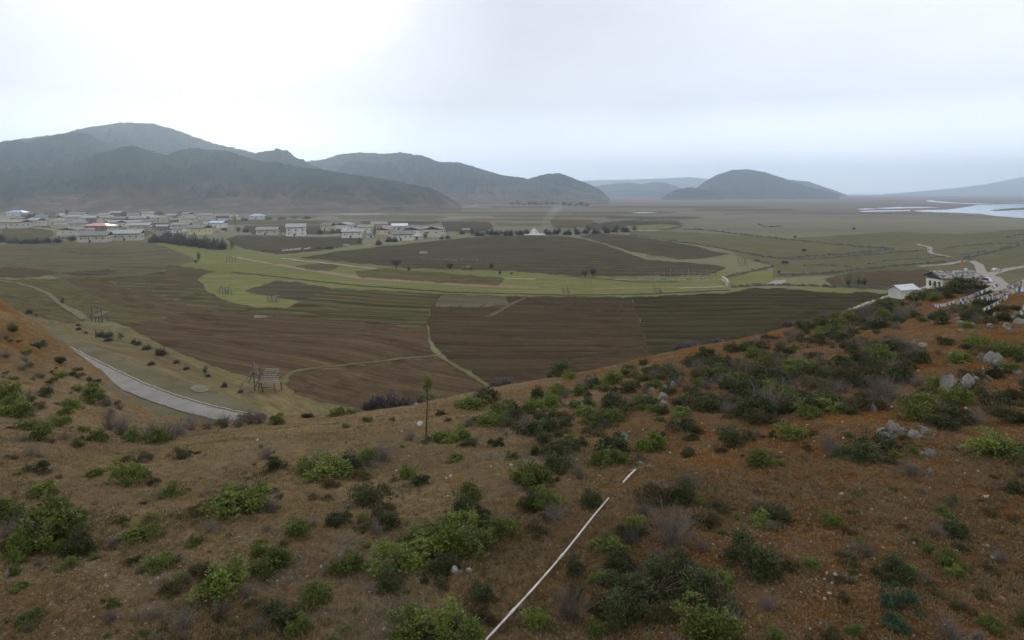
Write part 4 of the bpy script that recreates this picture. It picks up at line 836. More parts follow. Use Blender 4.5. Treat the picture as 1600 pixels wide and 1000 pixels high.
def car(px, py, rz, label, L=4.5, van=False):
    p = P(px, py, .15); root = empty('parked_van' if van else 'parked_car', p, rz, label=label, cat='van' if van else 'car'); W = 1.75 if not van else 1.95; hb = .85; ht = 1.45 if not van else 2.1
    prof = [(-L / 2, .35), (L / 2, .35), (L / 2, .78), (L * .28, .92), (L * .12, ht), (-L * .3, ht), (-L * .44, .95), (-L / 2, .9)] if not van else [(-L / 2, .35), (L / 2, .35), (L / 2, 1.0), (L * .42, 1.15), (L * .30, ht), (-L * .48, ht), (-L / 2, ht - .2)]
    n = len(prof); v = [(x, -W / 2 + (.12 if z > 1.2 else 0), z) for x, z in prof] + [(x, W / 2 - (.12 if z > 1.2 else 0), z) for x, z in prof]
    f = [tuple(range(n)), tuple(range(n, 2 * n))[::-1]] + [(i, i + n, (i + 1) % n + n, (i + 1) % n) for i in range(n)]
    m_ = MB().raw(v, f); m_.build('body', M_ROOFW, root)
    x0, x1 = (-L * .32, L * .14) if not van else (-L * .4, L * .33)
    for s in (-1, 1): MB().box(x0, x1, s * (W / 2 - .02) - .05, s * (W / 2 - .02) + .05, .98, ht - .16).build('side_window', M_GLASS, root)
    MB().box(-L / 2 - .03 + (0 if van else .25), -L / 2 + .25, -W / 2 + .2, W / 2 - .2, 1.0, ht - .3).build('rear_window', M_GLASS, root)
    for sx in (-1, 1):
        for sy in (-1, 1):
            c = Vector((sx * L * .31, sy * (W / 2 - .1), .33)); m2 = MB(); m2.tube([c - Vector((0, .13, 0)), c + Vector((0, .13, 0))], .34, 14); m2.build('wheel', M_DARK2, root)
    return root
car(1557, 423.5, R(8), 'small white car on the dirt road at the far right', 4.6)
car(1541, 441, R(-60), 'white van with dark rear window parked against the farmhouse end', 4.2, True)
# red and orange prayer banner behind the farmhouse
p = P(1502, 420); bn = empty('prayer_banner', p, 0, label='tall red and orange vertical prayer banner on a pole behind the farmhouse', cat='banner')
m_ = MB(); pole(m_, (0, 0, 0), (0, 0, 5.4), .07); m_.build('pole', M_WOOD, bn)
M_CR = simple('red_cloth', (.36, .09, .08), (.40, .15, .08), 2); M_CB = simple('blue_cloth', (.07, .14, .34)); M_CW = simple('white_cloth', (.60, .61, .62)); M_CG = simple('green_cloth', (.16, .38, .32)); M_CY = simple('yellow_cloth', (.52, .48, .16)); M_CP = simple('orange_cloth', (.6, .2, .06))
MB().box(.05, .9, -.03, .03, 3.1, 5.3).build('banner_cloth', M_CR, bn); MB().box(.05, .85, -.03, .03, 1.0, 3.1).build('banner_cloth', M_CP, bn)

# ---------------------------------------------------------------- prayer flags over the right-hand ridge
def at(px, py, y): return Vector(((px - 800) / F * y, y, H - (py - HOR) / F * y))
CL = [M_CB, M_CW, M_CR, M_CG, M_CY]
FM = {}
def flag_mesh(i, w_, h_, seed):
    key = (i, round(w_, 2), round(h_, 2), seed)
    if key not in FM:
        v = []; f = []; n = 5
        for a in range(n):
            for b in range(n): v.append((w_ * a / (n - 1), .05 * w_ * math.sin(a * 1.9 + seed) * b + .012, -h_ * b / (n - 1) + .02 * math.sin(a * 2 + seed)))
        for a in range(n - 1):
            for b in range(n - 1): q_ = a * n + b; f.append((q_, q_ + 1, q_ + n + 1, q_ + n))
        nv = len(v); v += [(x, y - .012, z) for x, y, z in v]; f += [tuple(i_ + nv for i_ in g[::-1]) for g in f]
        FM[key] = mesh('flag', v, f, CL[i])
    return FM[key]
def flag_string(a, b, n, sag, label, order=(0, 1, 2, 3, 4), fw=.26, fh=.24, white=0.0, gap=.08, seed=0):
    rr = random.Random(seed); a = Vector(a); b = Vector(b)
    pts = [a.lerp(b, s / 24) - Vector((0, 0, sag * 4 * (s / 24) * (1 - s / 24))) for s in range(25)]
    root = empty('prayer_flag_string', a, 0, label=label, cat='prayer flags', group=None)
    MB().tube([p - a for p in pts], .012, 4).build('cord', M_CW, root)
    for i in range(n):
        s = (i + .15) / n; j = s * 24; k_ = min(23, int(j)); p = pts[k_].lerp(pts[k_ + 1], j - k_) - a
        d = pts[k_ + 1] - pts[k_]; step = (b - a).length / n
        c = 1 if rr.random() < white else order[i % len(order)]
        o = link('flag', flag_mesh(c, step * (1 - gap), fh, rr.randint(0, 3)), root, p); o.rotation_euler = (rr.uniform(-.5, .5), -math.asin(max(-1, min(1, d.normalized().z))), math.atan2(d.y, d.x))
flag_string(at(1457, 475.5, 52), at(1660, 402, 44), 64, .75, 'uppermost and longest string of coloured prayer flags crossing the dirt road view', seed=1, fh=.20)
flag_string(at(1464, 477, 51), at(1560, 442, 46), 38, .15, 'second string of prayer flags, close beneath the longest one, paler and bluer', order=(1, 0, 1, 4, 2), seed=2, white=.3, fh=.20)
flag_string(at(1541, 465, 46), at(1640, 418, 41), 34, .35, 'ragged mostly white string of prayer flags in the middle right', white=.85, seed=3, fh=.20, gap=.5)
flag_string(at(1534, 482.5, 44), at(1612, 428, 40), 26, .25, 'lowest bright string of prayer flags ending at a bush on the ridge', order=(2, 4, 3, 1, 0), seed=4, fh=.20)
flag_string(at(1593, 487, 40), at(1606, 464, 38), 6, .05, 'short bunch of prayer flags hanging at the right photo edge', order=(1, 0, 4, 1, 2), seed=5, fh=.22)
flag_string(at(1590, 452, 43), at(1660, 425, 40), 16, .1, 'pale flag bundle meeting the other strings at the right edge', white=.6, seed=6, fh=.24)

# ---------------------------------------------------------------- white pipe on the slope
def surf(px, py, dz=0): q_, _ = ray(px, py); return Vector((q_.x, q_.y, q_.z + dz))
M_PIPE = simple('white_plastic_pipe', (.60, .59, .58), (.36, .33, .29), 2.2, .5, .4)
pp = [surf(x, y, .05) for x, y in [(700, 1075), (745, 1025), (770, 998), (800, 965), (830, 932), (858, 900), (885, 868), (908, 838), (930, 810), (951, 785)]]
def fair(pts, k=2):
    for _ in range(k):
        pts = [pts[0]] + [(pts[i - 1] + pts[i] * 2 + pts[i + 1]) / 4 for i in range(1, len(pts) - 1)] + [pts[-1]]
    return pts
def lay(pts, lift):
    d = []
    for a_, b_2 in zip(pts, pts[1:]):
        for k_ in range(12): d.append(a_.lerp(b_2, k_ / 12))
    d.append(pts[-1].copy())
    for p_ in d: p_.z = max(p_.z, float(hill(p_.x, p_.y)) + lift)
    for _ in range(30):
        d = [d[0]] + [(d[i - 1] + d[i + 1]) / 2 for i in range(1, len(d) - 1)] + [d[-1]]
        for p_ in d: p_.z = max(p_.z, float(hill(p_.x, p_.y)) + lift)
    return d
pf = lay(pp, -.004)[::4]; c0 = pf[0].copy()
pr_ = empty('water_pipe', c0, 0, label='long thin white pipe running down the slope to the bottom edge', cat='pipe')
MB().tube([q_ - c0 + Vector((0, 0, .05)) for q_ in pf], .018, 8).build('pipe', M_PIPE, pr_)
for i in (9, 17):
    q_ = pf[i] - c0 + Vector((0, 0, .05)); d = (pf[i + 1] - pf[i - 1]).normalized() * .09; MB().tube([q_ - d, q_ + d], .026, 8).build('coupling', M_PIPE, pr_)
pp = fair([surf(x, y, .06) for x, y in [(974, 757), (980, 750), (986, 744), (993, 737)]], 1)
MB().tube(pp, .024, 8).build('pipe_piece', M_PIPE, label='short broken white pipe piece lying above the long pipe', cat='pipe')

# ---------------------------------------------------------------- grazing yaks
M_YAK = simple('black_yak_hair', (.030, .026, .024), (.05, .042, .036), 3)
def yak_meshes():
    b = bmesh.new()
    secs = [(-.95, .28, .95, .30), (-.7, .36, .92, .42), (-.2, .38, .90, .46), (.3, .40, .95, .50), (.62, .36, 1.05, .50), (.9, .24, .98, .34), (1.15, .17, .85, .22)]
    n = 10; rows = []
    for x, hw, zc, hh in secs: rows.append([b.verts.new((x, hw * math.cos(2 * math.pi * j / n), zc + hh * math.sin(2 * math.pi * j / n))) for j in range(n)])
    for a, c in zip(rows, rows[1:]):
        for j in range(n): b.faces.new((a[j], a[(j + 1) % n], c[(j + 1) % n], c[j]))
    b.faces.new(rows[0][::-1]); b.faces.new(rows[-1])
    # head lowered to graze, tail, four jointed legs
    def lim(pts, r0, r1, n=7):
        m_ = MB().tube(pts, r0, n, r1); vs = [b.verts.new(v) for v in m_.v]
        for g in m_.f: b.faces.new([vs[i] for i in g])
    lim([(1.05, 0, .88), (1.3, 0, .62), (1.5, 0, .35), (1.58, 0, .22)], .19, .10)
    lim([(-.95, 0, 1.15), (-1.08, 0, .9), (-1.1, 0, .5)], .06, .12)
    for s in (-1, 1):
        lim([(.62, s * .22, .8), (.6, s * .22, .4), (.64, s * .22, 0)], .15, .07)
        lim([(-.7, s * .2, .85), (-.6, s * .2, .55), (-.85, s * .2, .35), (-.78, s * .2, 0)], .17, .06)
        lim([(1.32, s * .1, .72), (1.3, s * .3, .82), (1.4, s * .36, .98)], .03, .012)
    me = bpy.data.meshes.new('yak'); b.to_mesh(me); b.free(); me.materials.append(M_YAK); return me
ym = yak_meshes()
for (x, y, rz, s, lab) in [(1256, 393.5, .3, 1.5, 'black yak grazing alone between the two long diagonal walls'), (1227, 413.5, 2.9, 1.5, 'black yak grazing near the rounded stone wall'), (1334, 359, .2, 1.6, 'black yak far out on the brown flats'), (1217, 428, 1.2, 1.3, 'dark yak standing at the left end of the long grey wall'), (1242, 372, .5, 1.4, 'black yak just above the diagonal wall')]:
    o = link('yak', ym, None, P(x, y), rz); o.scale = (s, s, s); tag(o, lab, 'yak', 'yaks grazing on the pasture')
# power pylons against the hills
M_STEEL = simple('galvanised_steel', (.16, .17, .18), (.12, .125, .13), 1)
def pylon(px, py, hpx, Y, label):
    p = at(px, py, Y); hh = hpx * Y / F; root = empty('power_pylon', p, .5, label=label, cat='pylon', group='pylons against the foothills'); w0 = hh * .09; m_ = MB()
    for s in ((-1, -1), (1, -1), (1, 1), (-1, 1)): m_.tube([(s[0] * w0, s[1] * w0, -hh * .05), (s[0] * w0 * .15, s[1] * w0 * .15, hh)], hh * .012, 4)
    for i in range(7):
        z0, z1 = hh * i / 7, hh * (i + 1) / 7; a0 = w0 * (1 - .85 * i / 7); a1 = w0 * (1 - .85 * (i + 1) / 7)
        for s in (-1, 1): m_.tube([(-a0, s * a0, z0), (a1, s * a1, z1)], hh * .006, 4); m_.tube([(s * a0, -a0, z0), (s * a1, a1, z1)], hh * .006, 4)
    m_.build('mast', M_STEEL, root)
    for z in (.72, .84, .95): MB().tube([(-hh * .14, 0, hh * z), (hh * .14, 0, hh * z)], hh * .01, 4).build('cross_arm', M_STEEL, root)
pylon(728, 317, 22, 2300, 'thin steel pylon above the far hamlet at the end of the foothill')
# ---------------------------------------------------------------- plants
def leaf_mat(name, c1, c2, c3, trans=.15):
    m, t, b = mat(name, .6, .25); n = nodeset(t); v = objvec(t)
    oi = n('ShaderNodeObjectInfo')
    vv = n('ShaderNodeVectorMath', operation='ADD'); t.links.new(v, vv.inputs[0])
    cx = n('ShaderNodeCombineXYZ')
    for i in range(3): t.links.new(oi.outputs['Random'], cx.inputs[i])
    sc = n('ShaderNodeVectorMath', operation='SCALE'); sc.inputs['Scale'].default_value = 37; t.links.new(cx.outputs[0], sc.inputs[0]); t.links.new(sc.outputs[0], vv.inputs[1])
    c = mix(t, noise_fac(t, vv.outputs[0], 2.2, 4, .6, .4, .6), c1, c2)
    c = mix(t, noise_fac(t, vv.outputs[0], 9, 4, .7, .52, .72), c, c3)
    g = n('ShaderNodeMapRange'); g.inputs[3].default_value = .72; g.inputs[4].default_value = 1.3; t.links.new(oi.outputs['Random'], g.inputs[0])
    vs = n('ShaderNodeVectorMath', operation='SCALE'); t.links.new(c, vs.inputs[0]); t.links.new(g.outputs[0], vs.inputs['Scale'])
    t.links.new(vs.outputs[0], b.inputs['Base Color'])
    if trans:
        tr = n('ShaderNodeBsdfTranslucent'); t.links.new(vs.outputs[0], tr.inputs[0])
        ms = n('ShaderNodeMixShader'); ms.inputs[0].default_value = trans; t.links.new(b.outputs[0], ms.inputs[1]); t.links.new(tr.outputs[0], ms.inputs[2])
        t.links.new(ms.outputs[0], t.nodes['Material Output'].inputs[0])
    return m
L_GREEN = leaf_mat('fresh_green_leaves', (.108, .140, .026), (.150, .175, .038), (.066, .080, .022))
L_DARK = leaf_mat('dark_green_leaves', (.050, .062, .022), (.070, .078, .028), (.040, .040, .018))
L_OLIVE = leaf_mat('olive_brown_leaves', (.085, .082, .030), (.110, .090, .036), (.070, .048, .025))
L_TEAL = leaf_mat('bluish_juniper_needles', (.038, .075, .042), (.050, .092, .045), (.03, .05, .03))
L_POP = leaf_mat('young_yellow_green_leaves', (.20, .24, .07), (.16, .20, .06), (.12, .15, .05))
L_TWIG = leaf_mat('bare_grey_purple_twigs', (.125, .105, .090), (.155, .130, .110), (.080, .066, .056), 0)
L_HAY = leaf_mat('dry_grass_blades', (.24, .18, .09), (.19, .14, .07), (.12, .11, .05), .2)
L_BARK = simple('bark', (.085, .065, .05), (.05, .04, .032), 6)
def leaf_quads(C, N, L, W, rg, curl=0):
    """one small pointed leaf (a folded rhomb of two triangles) per centre, turned about its direction"""
    k = len(C); r = rg.normal(size=(k, 3)); N = N / (np.linalg.norm(N, axis=1, keepdims=True) + 1e-9)
    S = np.cross(N, r); S /= (np.linalg.norm(S, axis=1, keepdims=True) + 1e-9)
    L = np.asarray(L).reshape(-1, 1) * np.ones((k, 1)); W = np.asarray(W).reshape(-1, 1) * np.ones((k, 1))
    a = C; b_ = C + N * L * .55 + S * W * .5; c = C + N * L; d = C + N * L * .55 - S * W * .5
    v = np.stack([a, b_, c, d], 1).reshape(-1, 3); f = np.arange(4 * k).reshape(-1, 4)
    return v, f
def bush_mesh(seed, n=2600, leaf=(.055, .032), clumps=34, flat=.62, spread=.15, up=.5, mt=None, sprigs=26):
    """several unequal mounds of leaf clumps over an uneven patch, with sprigs standing out of them"""
    rg = np.random.default_rng(seed)
    nl = 4 + seed % 3; la = rg.uniform(0, 6.28, nl); lr = rg.uniform(.08, .30, nl); lx = lr * np.cos(la); ly = lr * np.sin(la); lh = rg.uniform(.5, 1.0, nl); lw = rg.uniform(.13, .24, nl)
    w = rg.integers(0, nl, clumps); ang = rg.uniform(0, 2 * np.pi, clumps); q = np.sqrt(rg.uniform(0, 1, clumps)); rad = lw[w] * q
    cx = lx[w] + rad * np.cos(ang); cy = ly[w] + rad * np.sin(ang)
    cz = flat * lh[w] * np.sqrt(np.clip(1 - q ** 2, .05, 1)) * rg.uniform(.3, 1.05, clumps); cr = rg.uniform(.045, spread, clumps)
    idx = rg.choice(clumps, n, p=cr ** 1.6 / (cr ** 1.6).sum()); d = rg.normal(size=(n, 3)); d /= np.linalg.norm(d, axis=1, keepdims=True); d[:, 2] = np.abs(d[:, 2]) * .9 - .2
    C = np.stack([cx, cy, cz], 1)[idx] + d * (cr[idx] * rg.uniform(.4, 1.1, n) ** .7)[:, None]
    N = d + np.array([0, 0, up]) + rg.normal(size=(n, 3)) * .45
    # sprigs: short leafy shoots poking beyond the outline
    sa = rg.uniform(0, 6.28, sprigs); k = rg.integers(0, clumps, sprigs); m = 14
    sd = np.stack([np.cos(sa) * .7, np.sin(sa) * .7, rg.uniform(.4, 1.3, sprigs)], 1); sd /= np.linalg.norm(sd, axis=1, keepdims=True)
    t = np.tile(np.linspace(0, 1, m), sprigs); P0 = np.repeat(np.stack([cx, cy, cz], 1)[k], m, 0); D0 = np.repeat(sd, m, 0); L0 = np.repeat(rg.uniform(.10, .24, sprigs), m)
    C = np.concatenate([C, P0 + D0 * (t * L0)[:, None]]); N = np.concatenate([N, D0 + rg.normal(size=(sprigs * m, 3)) * .6])
    C[:, 2] = np.maximum(C[:, 2], .01); s = rg.uniform(.55, 1.3, len(C))
    v, f = leaf_quads(C, N, leaf[0] * s, leaf[1] * s, rg)
    return mesh('foliage', v, f, mt)
def stems_mesh(seed, n=9, h=.5):
    rr = random.Random(seed); mb = MB()
    for i in range(n):
        a = rr.uniform(0, 6.28); r = rr.uniform(.1, .42); mb.tube([(0, 0, -.08), (r * .4 * math.cos(a), r * .4 * math.sin(a), h * .45), (r * math.cos(a), r * math.sin(a), h * rr.uniform(.6, 1))], .012, 4, .004)
    return mesh('stems', mb.v, mb.f, L_BARK)
def twig_mesh(seed, n=150, h=.75, mt=None, upright=.6, r0=.42, th=.0042):
    """bare shrub: many fine forking stems, triangular in section"""
    rg = random.Random(seed); mb = MB()
    for i in range(n):
        a = rg.uniform(0, 6.28); ba = rg.uniform(0, 6.28); br = rg.uniform(0, .16) ; p = Vector((br * math.cos(ba), br * math.sin(ba), -.04)); lean = rg.uniform(.02, 1 - upright + .25); L = h * rg.uniform(.55, 1.1)
        d = Vector((math.cos(a) * lean, math.sin(a) * lean, 1)).normalized(); q1 = p + d * L * .5
        q2 = q1 + (d + Vector((rg.uniform(-.3, .3), rg.uniform(-.3, .3), 0))).normalized() * L * .5
        mb.tube([p, q1, q2], th, 3, th * .4)
        for k in range(3):
            s = rg.uniform(.3, 1); b0 = p.lerp(q1, s) if k == 0 else q1.lerp(q2, s); dd = (d + Vector((rg.uniform(-.8, .8), rg.uniform(-.8, .8), rg.uniform(-.1, .5)))).normalized()
            mb.tube([b0, b0 + dd * L * rg.uniform(.15, .35)], th * .6, 3, th * .25)
    return mesh('twigs', mb.v, mb.f, mt)
BUSH = {'g': [bush_mesh(100 + i, 2800, (.052, .026), mt=L_GREEN, clumps=46, flat=.50 + .08 * (i % 3)) for i in range(9)],
        'd': [bush_mesh(200 + i, 3000, (.044, .022), mt=L_DARK, clumps=52, flat=.46 + .08 * (i % 3)) for i in range(9)],
        'o': [bush_mesh(300 + i, 2400, (.060, .013), mt=L_OLIVE, clumps=30, flat=.36, up=1.6) for i in range(6)],
        't': [bush_mesh(400 + i, 2600, (.060, .018), mt=L_TEAL, clumps=30, flat=.8, up=1.2) for i in range(2)],
        'b': [twig_mesh(500 + i, 130, .60, L_TWIG, .18, th=.0036) for i in range(5)]}
STEM = [stems_mesh(50 + i) for i in range(4)]
WORDS = {'g': ('leafy_bush', 'fresh green leafy bush', 'bush'), 'd': ('dark_bush', 'dense dark green bush', 'bush'), 'o': ('olive_bush', 'low olive-brown bush', 'bush'), 't': ('juniper_bush', 'bluish green juniper bush', 'bush'), 'b': ('bare_shrub', 'bare grey-purple twiggy shrub', 'shrub')}
BN = [0]; CN = {}
def spare(k): return k if CN.get(k, 0) < 285 else min('obg', key=lambda q_: CN.get(q_, 0))
def put_bush(pos, size, kind, label, group, hs=None, stems=True):
    BN[0] += 1; CN[kind] = CN.get(kind, 0) + 1; i = BN[0]; rr = random.Random(i * 13 + 5); nm, _, cat = WORDS[kind]
    hs = hs or rr.uniform(.85, 1.2)
    root = empty(nm, pos, rr.uniform(0, 6.28), label=label, cat=cat, group=group)
    root.scale = (size, size * rr.uniform(.85, 1.15), size * hs * .88)
    ms = BUSH[kind]; o = link('twigs' if kind == 'b' else 'foliage', ms[i % len(ms)], root)
    if stems and kind != 'b': link('stem', STEM[i % 4], root)
    return root
def zone(px, py):
    pipe = 770 + (1000 - py) * .84
    if py < 665 and px < 700: return 'on the crest above the concrete road', 'crest'
    if px < 230 and py < 700: return 'on the eroded knoll at the left', 'knoll'
    if py > 870 and px < pipe: return 'near the bottom edge, left of the white pipe', 'bottom left'
    if px < 400: return 'on the bare tan slope at the lower left', 'left slope'
    if px < pipe and py > 740: return 'on the stony slope left of the white pipe', 'middle slope'
    if px < 760: return 'on the slope around the pine sapling', 'sapling slope'
    if py > 760 and px < 1180: return 'in the shaded thicket just right of the white pipe', 'pipe thicket'
    if py > 700: return 'on the red slope at the lower right', 'lower right'
    if px > 1340 and py < 700: return 'on the ridge below the prayer flags', 'flag ridge'
    if px < 1060: return 'on the slope above the end of the white pipe', 'upper slope'
    return 'in the bushy belt on the middle right ridge', 'belt'
SPECIAL = {}
HB = """10 815 70 g|85 850 120 g|50 862 80 g|118 868 70 d|60 777 42 g|200 755 60 g|212 723 40 o|215 846 54 g|268 776 38 g|285 716 40 o|362 806 95 g|392 776 60 d|400 800 40 d|305 850 28 g|205 881 30 o|250 886 45 g|268 930 50 o|340 932 84 g|322 903 60 o|424 737 42 d|415 718 36 b|422 887 64 g|467 839 48 g|528 822 46 d|512 783 28 o|488 783 28 o|515 752 90 g|490 742 50 g|548 738 60 d|500 728 50 b|600 722 50 b|572 722 40 g|580 790 60 d|600 822 56 d|545 893 54 g|490 938 54 g|440 978 72 d|402 952 44 o|470 990 50 g|45 975 40 g|285 985 46 b|240 968 44 b|172 975 34 b|374 997 26 o|640 748 40 g|655 758 36 d|690 694 50 g|716 690 50 g|740 638 48 g|708 722 30 g|735 782 50 g|730 806 50 d|625 892 80 g|608 920 56 d|660 872 80 g|700 852 90 g|742 862 80 g|782 840 64 g|645 852 50 g|700 894 60 d|715 832 70 g|750 938 46 d|760 820 44 d|640 992 80 g|700 988 90 g|728 1003 80 g|820 752 50 g|845 764 60 g|862 795 50 g|828 797 50 d|872 742 50 d|892 733 40 b|950 728 56 g|922 792 46 d|905 750 30 b|940 668 50 g|1015 702 56 g|820 682 50 d|1038 795 80 o|1072 765 60 b|1050 852 90 b|985 842 50 d|900 897 36 d|935 908 40 g|975 893 60 d|1020 935 100 d|980 975 90 d|1070 915 90 d|1120 945 80 d|1176 893 100 d|1100 995 100 g|1202 812 72 d|1185 728 46 g|1150 694 60 d|1075 716 30 d|1238 684 48 g|1296 704 44 b|1345 722 66 d|1368 700 60 d|1556 712 84 g|1592 772 40 d|1490 836 54 d|1322 880 56 o|1382 912 46 d|1406 908 66 d|1408 958 58 t|1404 990 44 t|1480 890 46 g|1488 1000 64 b|1422 744 44 b|1210 905 30 o|1040 905 70 d|1150 870 50 d|1065 790 56 d|1100 820 50 o|960 915 44 d|1125 800 40 o
30 655 60 g|45 672 36 g|90 668 36 g|62 690 50 g|15 720 24 o|50 715 44 b|55 740 36 d|130 678 22 g|150 690 34 g|148 745 24 g|100 690 26 b|125 700 28 o|15 625 44 g|10 640 40 g|45 625 26 b|70 622 30 d|115 640 40 g|150 600 16 d|95 570 22 d|60 545 20 d|140 628 44 g|100 652 30 g|170 658 26 b|190 672 40 b|78 600 22 o|35 580 24 b|8 560 26 b|20 520 22 g|120 590 20 d
430 664 28 g|405 657 20 d|482 655 22 d|462 650 22 d|525 652 26 g|550 648 18 g|572 661 20 g|503 650 16 b|640 690 30 b|540 670 14 g|612 660 14 o|700 660 18 o|755 630 44 d|742 662 22 g|690 650 20 d|740 634 30 b|875 590 40 d|862 586 26 b|890 594 26 g|985 578 22 o|1005 572 20 d|830 596 16 b|770 606 20 o
905 612 30 b|925 608 34 d|880 620 36 g|955 600 44 g|980 592 36 g|1010 588 26 d|900 640 24 g|860 640 40 g|830 645 36 g|960 640 50 d|1000 640 50 d|1045 618 30 d|1020 608 30 d|760 668 50 g|780 660 50 g|800 652 40 d|840 625 36 d|870 615 30 g|730 700 30 d|800 720 24 g|775 700 30 d|920 660 30 d|1060 650 34 g|1080 690 24 d""".replace('\n', '|')
placed = []
for it in HB.split('|'):
    x, y, s, k_ = it.split(); x, y, s = float(x), float(y), float(s)
    p, near = ray(x, min(y, 1010) - 2)
    if not near: continue
    k = p.y / F; ph, zg = zone(x, y); big = ''
    if s >= 80: big = 'large '
    elif s <= 26: big = 'small '
    size = s * k * 1.22
    put_bush(p - Vector((0, 0, size * .05)), size, k_, f'{big}{WORDS[k_][1]} {ph}', f'{big}{WORDS[k_][1]}s, {zg}')
    placed.append((p.x, p.y, size * .4))
    rr_ = random.Random(int(x * 7 + y))
    for j in range(0 if s < 34 else (3 if s > 60 else 2)):            # smaller plants grown into its edge
        an = rr_.uniform(0, 6.28); s2 = size * rr_.uniform(.28, .55); x2, y2 = p.x + math.cos(an) * size * rr_.uniform(.38, .62), p.y + math.sin(an) * size * rr_.uniform(.38, .62)
        if y > 780 and abs(x - (770 + (1000 - y) * .84)) < 60: continue
        k2 = rr_.choice('oobbg' if k_ != 'b' else 'ob'); put_bush((x2, y2, float(hill(x2, y2)) - .03), s2, k2, f'small {WORDS[k2][1]} {ph}', f'small {WORDS[k2][1]}s, {zg}', stems=False)
# bushy belt over the right-hand slope
def try_place(n, poly, kinds, sz, seed, tries=30, over=.55):
    rr = random.Random(seed); pl = poly; got = 0
    def inside(x, y):
        c = False; j = len(pl) - 1
        for i in range(len(pl)):
            if (pl[i][1] > y) != (pl[j][1] > y) and x < (pl[j][0] - pl[i][0]) * (y - pl[i][1]) / (pl[j][1] - pl[i][1]) + pl[i][0]: c = not c
            j = i
        return c
    xs = [q_[0] for q_ in pl]; ys = [q_[1] for q_ in pl]
    for _ in range(n * tries):
        if got >= n: break
        x, y = rr.uniform(min(xs), max(xs)), rr.uniform(min(ys), max(ys))
        if not inside(x, y): continue
        p, near = ray(x, y)
        if not near: continue
        if sz[2] and fbm(np.array([p.x / 5.0]), np.array([p.y / 8.0]), 3, seed + 77)[0] < rr.uniform(-.9, .25) * sz[2]: continue
        s = rr.uniform(sz[0], sz[1]); r = s * .4
        if y > 780 and abs(x - (770 + (1000 - y) * .84)) < 26 + s * 30: continue
        if x > 1435 and p.y < 56 and y - s * .7 * F / p.y < 477 - (x - 1457) * .40 + 3: continue
        if any((p.x - a) ** 2 + (p.y - b) ** 2 < ((r + c) * over) ** 2 for a, b, c in placed): continue
        k_ = rr.choices([q_[0] for q_ in kinds], [q_[1] for q_ in kinds])[0]; k_ = spare(k_)
        ph, zg = zone(x, y); small = 'small ' if s < .6 else ''
        put_bush(p - Vector((0, 0, s * .05)), s, k_, f'{small}{WORDS[k_][1]} {ph}', f'{small}{WORDS[k_][1]}s, {zg}', stems=p.y < 35); placed.append((p.x, p.y, r)); got += 1
    return got
g1 = try_place(240, [(1085, 552), (1200, 528), (1330, 497), (1440, 468), (1500, 458), (1540, 470), (1530, 520), (1430, 545), (1400, 640), (1290, 650), (1180, 665), (1080, 640)], [('d', 5), ('b', 2.6), ('g', 1.5), ('o', 2.4)], (.8, 1.9, .4), 1)
g2 = try_place(30, [(1440, 462), (1480, 445), (1530, 447), (1560, 470), (1510, 490), (1450, 490)], [('d', 4), ('b', 1), ('g', 1), ('o', 2)], (.9, 1.5, 0), 2)
g3 = try_place(140, [(1380, 480), (1900, 440), (1900, 660), (1420, 670), (1400, 560)], [('d', 4), ('b', 2), ('g', 2.4), ('o', 2)], (.7, 1.7, .5), 3, over=.75)
g4 = try_place(80, [(780, 660), (900, 610), (1080, 560), (1080, 700), (1000, 730), (830, 720)], [('d', 4), ('b', 1), ('g', 2.4), ('o', 1)], (.6, 1.4, .8), 4, over=.9)
g5 = try_place(135, [(1080, 660), (1950, 660), (1950, 1010), (1180, 1010)], [('d', 2), ('b', 2), ('g', 1), ('o', 4)], (.15, .6, .5), 5, over=.8)
g6 = try_place(70, [(-60, 700), (700, 690), (720, 1010), (-60, 1010)], [('d', 1), ('b', 2), ('g', 2), ('o', 2)], (.12, .42, .6), 6, over=1)
g7 = try_place(36, [(-20, 490), (60, 530), (170, 610), (210, 655), (160, 668), (0, 640)], [('d', 3), ('b', 3), ('g', 2), ('o', 3)], (.5, 1.5, .3), 7, over=.9)
g8 = try_place(30, [(840, 800), (960, 790), (1250, 780), (1250, 1005), (830, 1005)], [('d', 6), ('b', 2), ('g', 2), ('o', 2)], (.5, 1.1, .2), 8, over=.8)
try_place(70, [(1270, 506), (1330, 488), (1385, 470), (1440, 454), (1475, 448), (1465, 474), (1400, 500), (1330, 522)], [('d', 5), ('b', 2), ('g', .8), ('o', 3)], (.9, 1.7, 0), 19, over=.42)
# the dark hump of bush that cuts the farmhouse roof
p, near = ray(1506, 455)
put_bush(p - Vector((0, 0, .2)), 3.6, 'd', 'big dark bush hump hiding the middle of the farmhouse roof line', None, hs=1.0)
for dx, s in ((-1.7, 2.4), (1.9, 2.6)): put_bush(p + Vector((dx, .5, -.4)), s, 'd', 'dark bush flanking the big hump in front of the farmhouse', 'bushes flanking the hump')
# bare shrubs along the crest above the road
for x, y, h_ in [(170, 672, 1.5), (190, 680, 1.7), (240, 690, 1.6), (262, 688, 1.9), (232, 688, 1.5), (298, 672, 2.0), (325, 670, 1.4), (350, 668, 1.5), (372, 668, 1.4), (392, 662, 1.6), (405, 662, 1.3), (280, 680, 1.5)]:
    p, _ = ray(x, y); put_bush(p, h_, 'b', 'tall bare twiggy shrub in the line along the crest above the concrete road', 'line of bare shrubs above the road', hs=1.0)
for x, y, s in [(385, 660, 1.3), (345, 664, 1.0), (245, 692, 1.3), (208, 690, 1.1)]:
    p, _ = ray(x, y); put_bush(p, s, 'g', 'green bush among the bare shrubs along the crest above the road', 'green bushes among the crest shrubs')

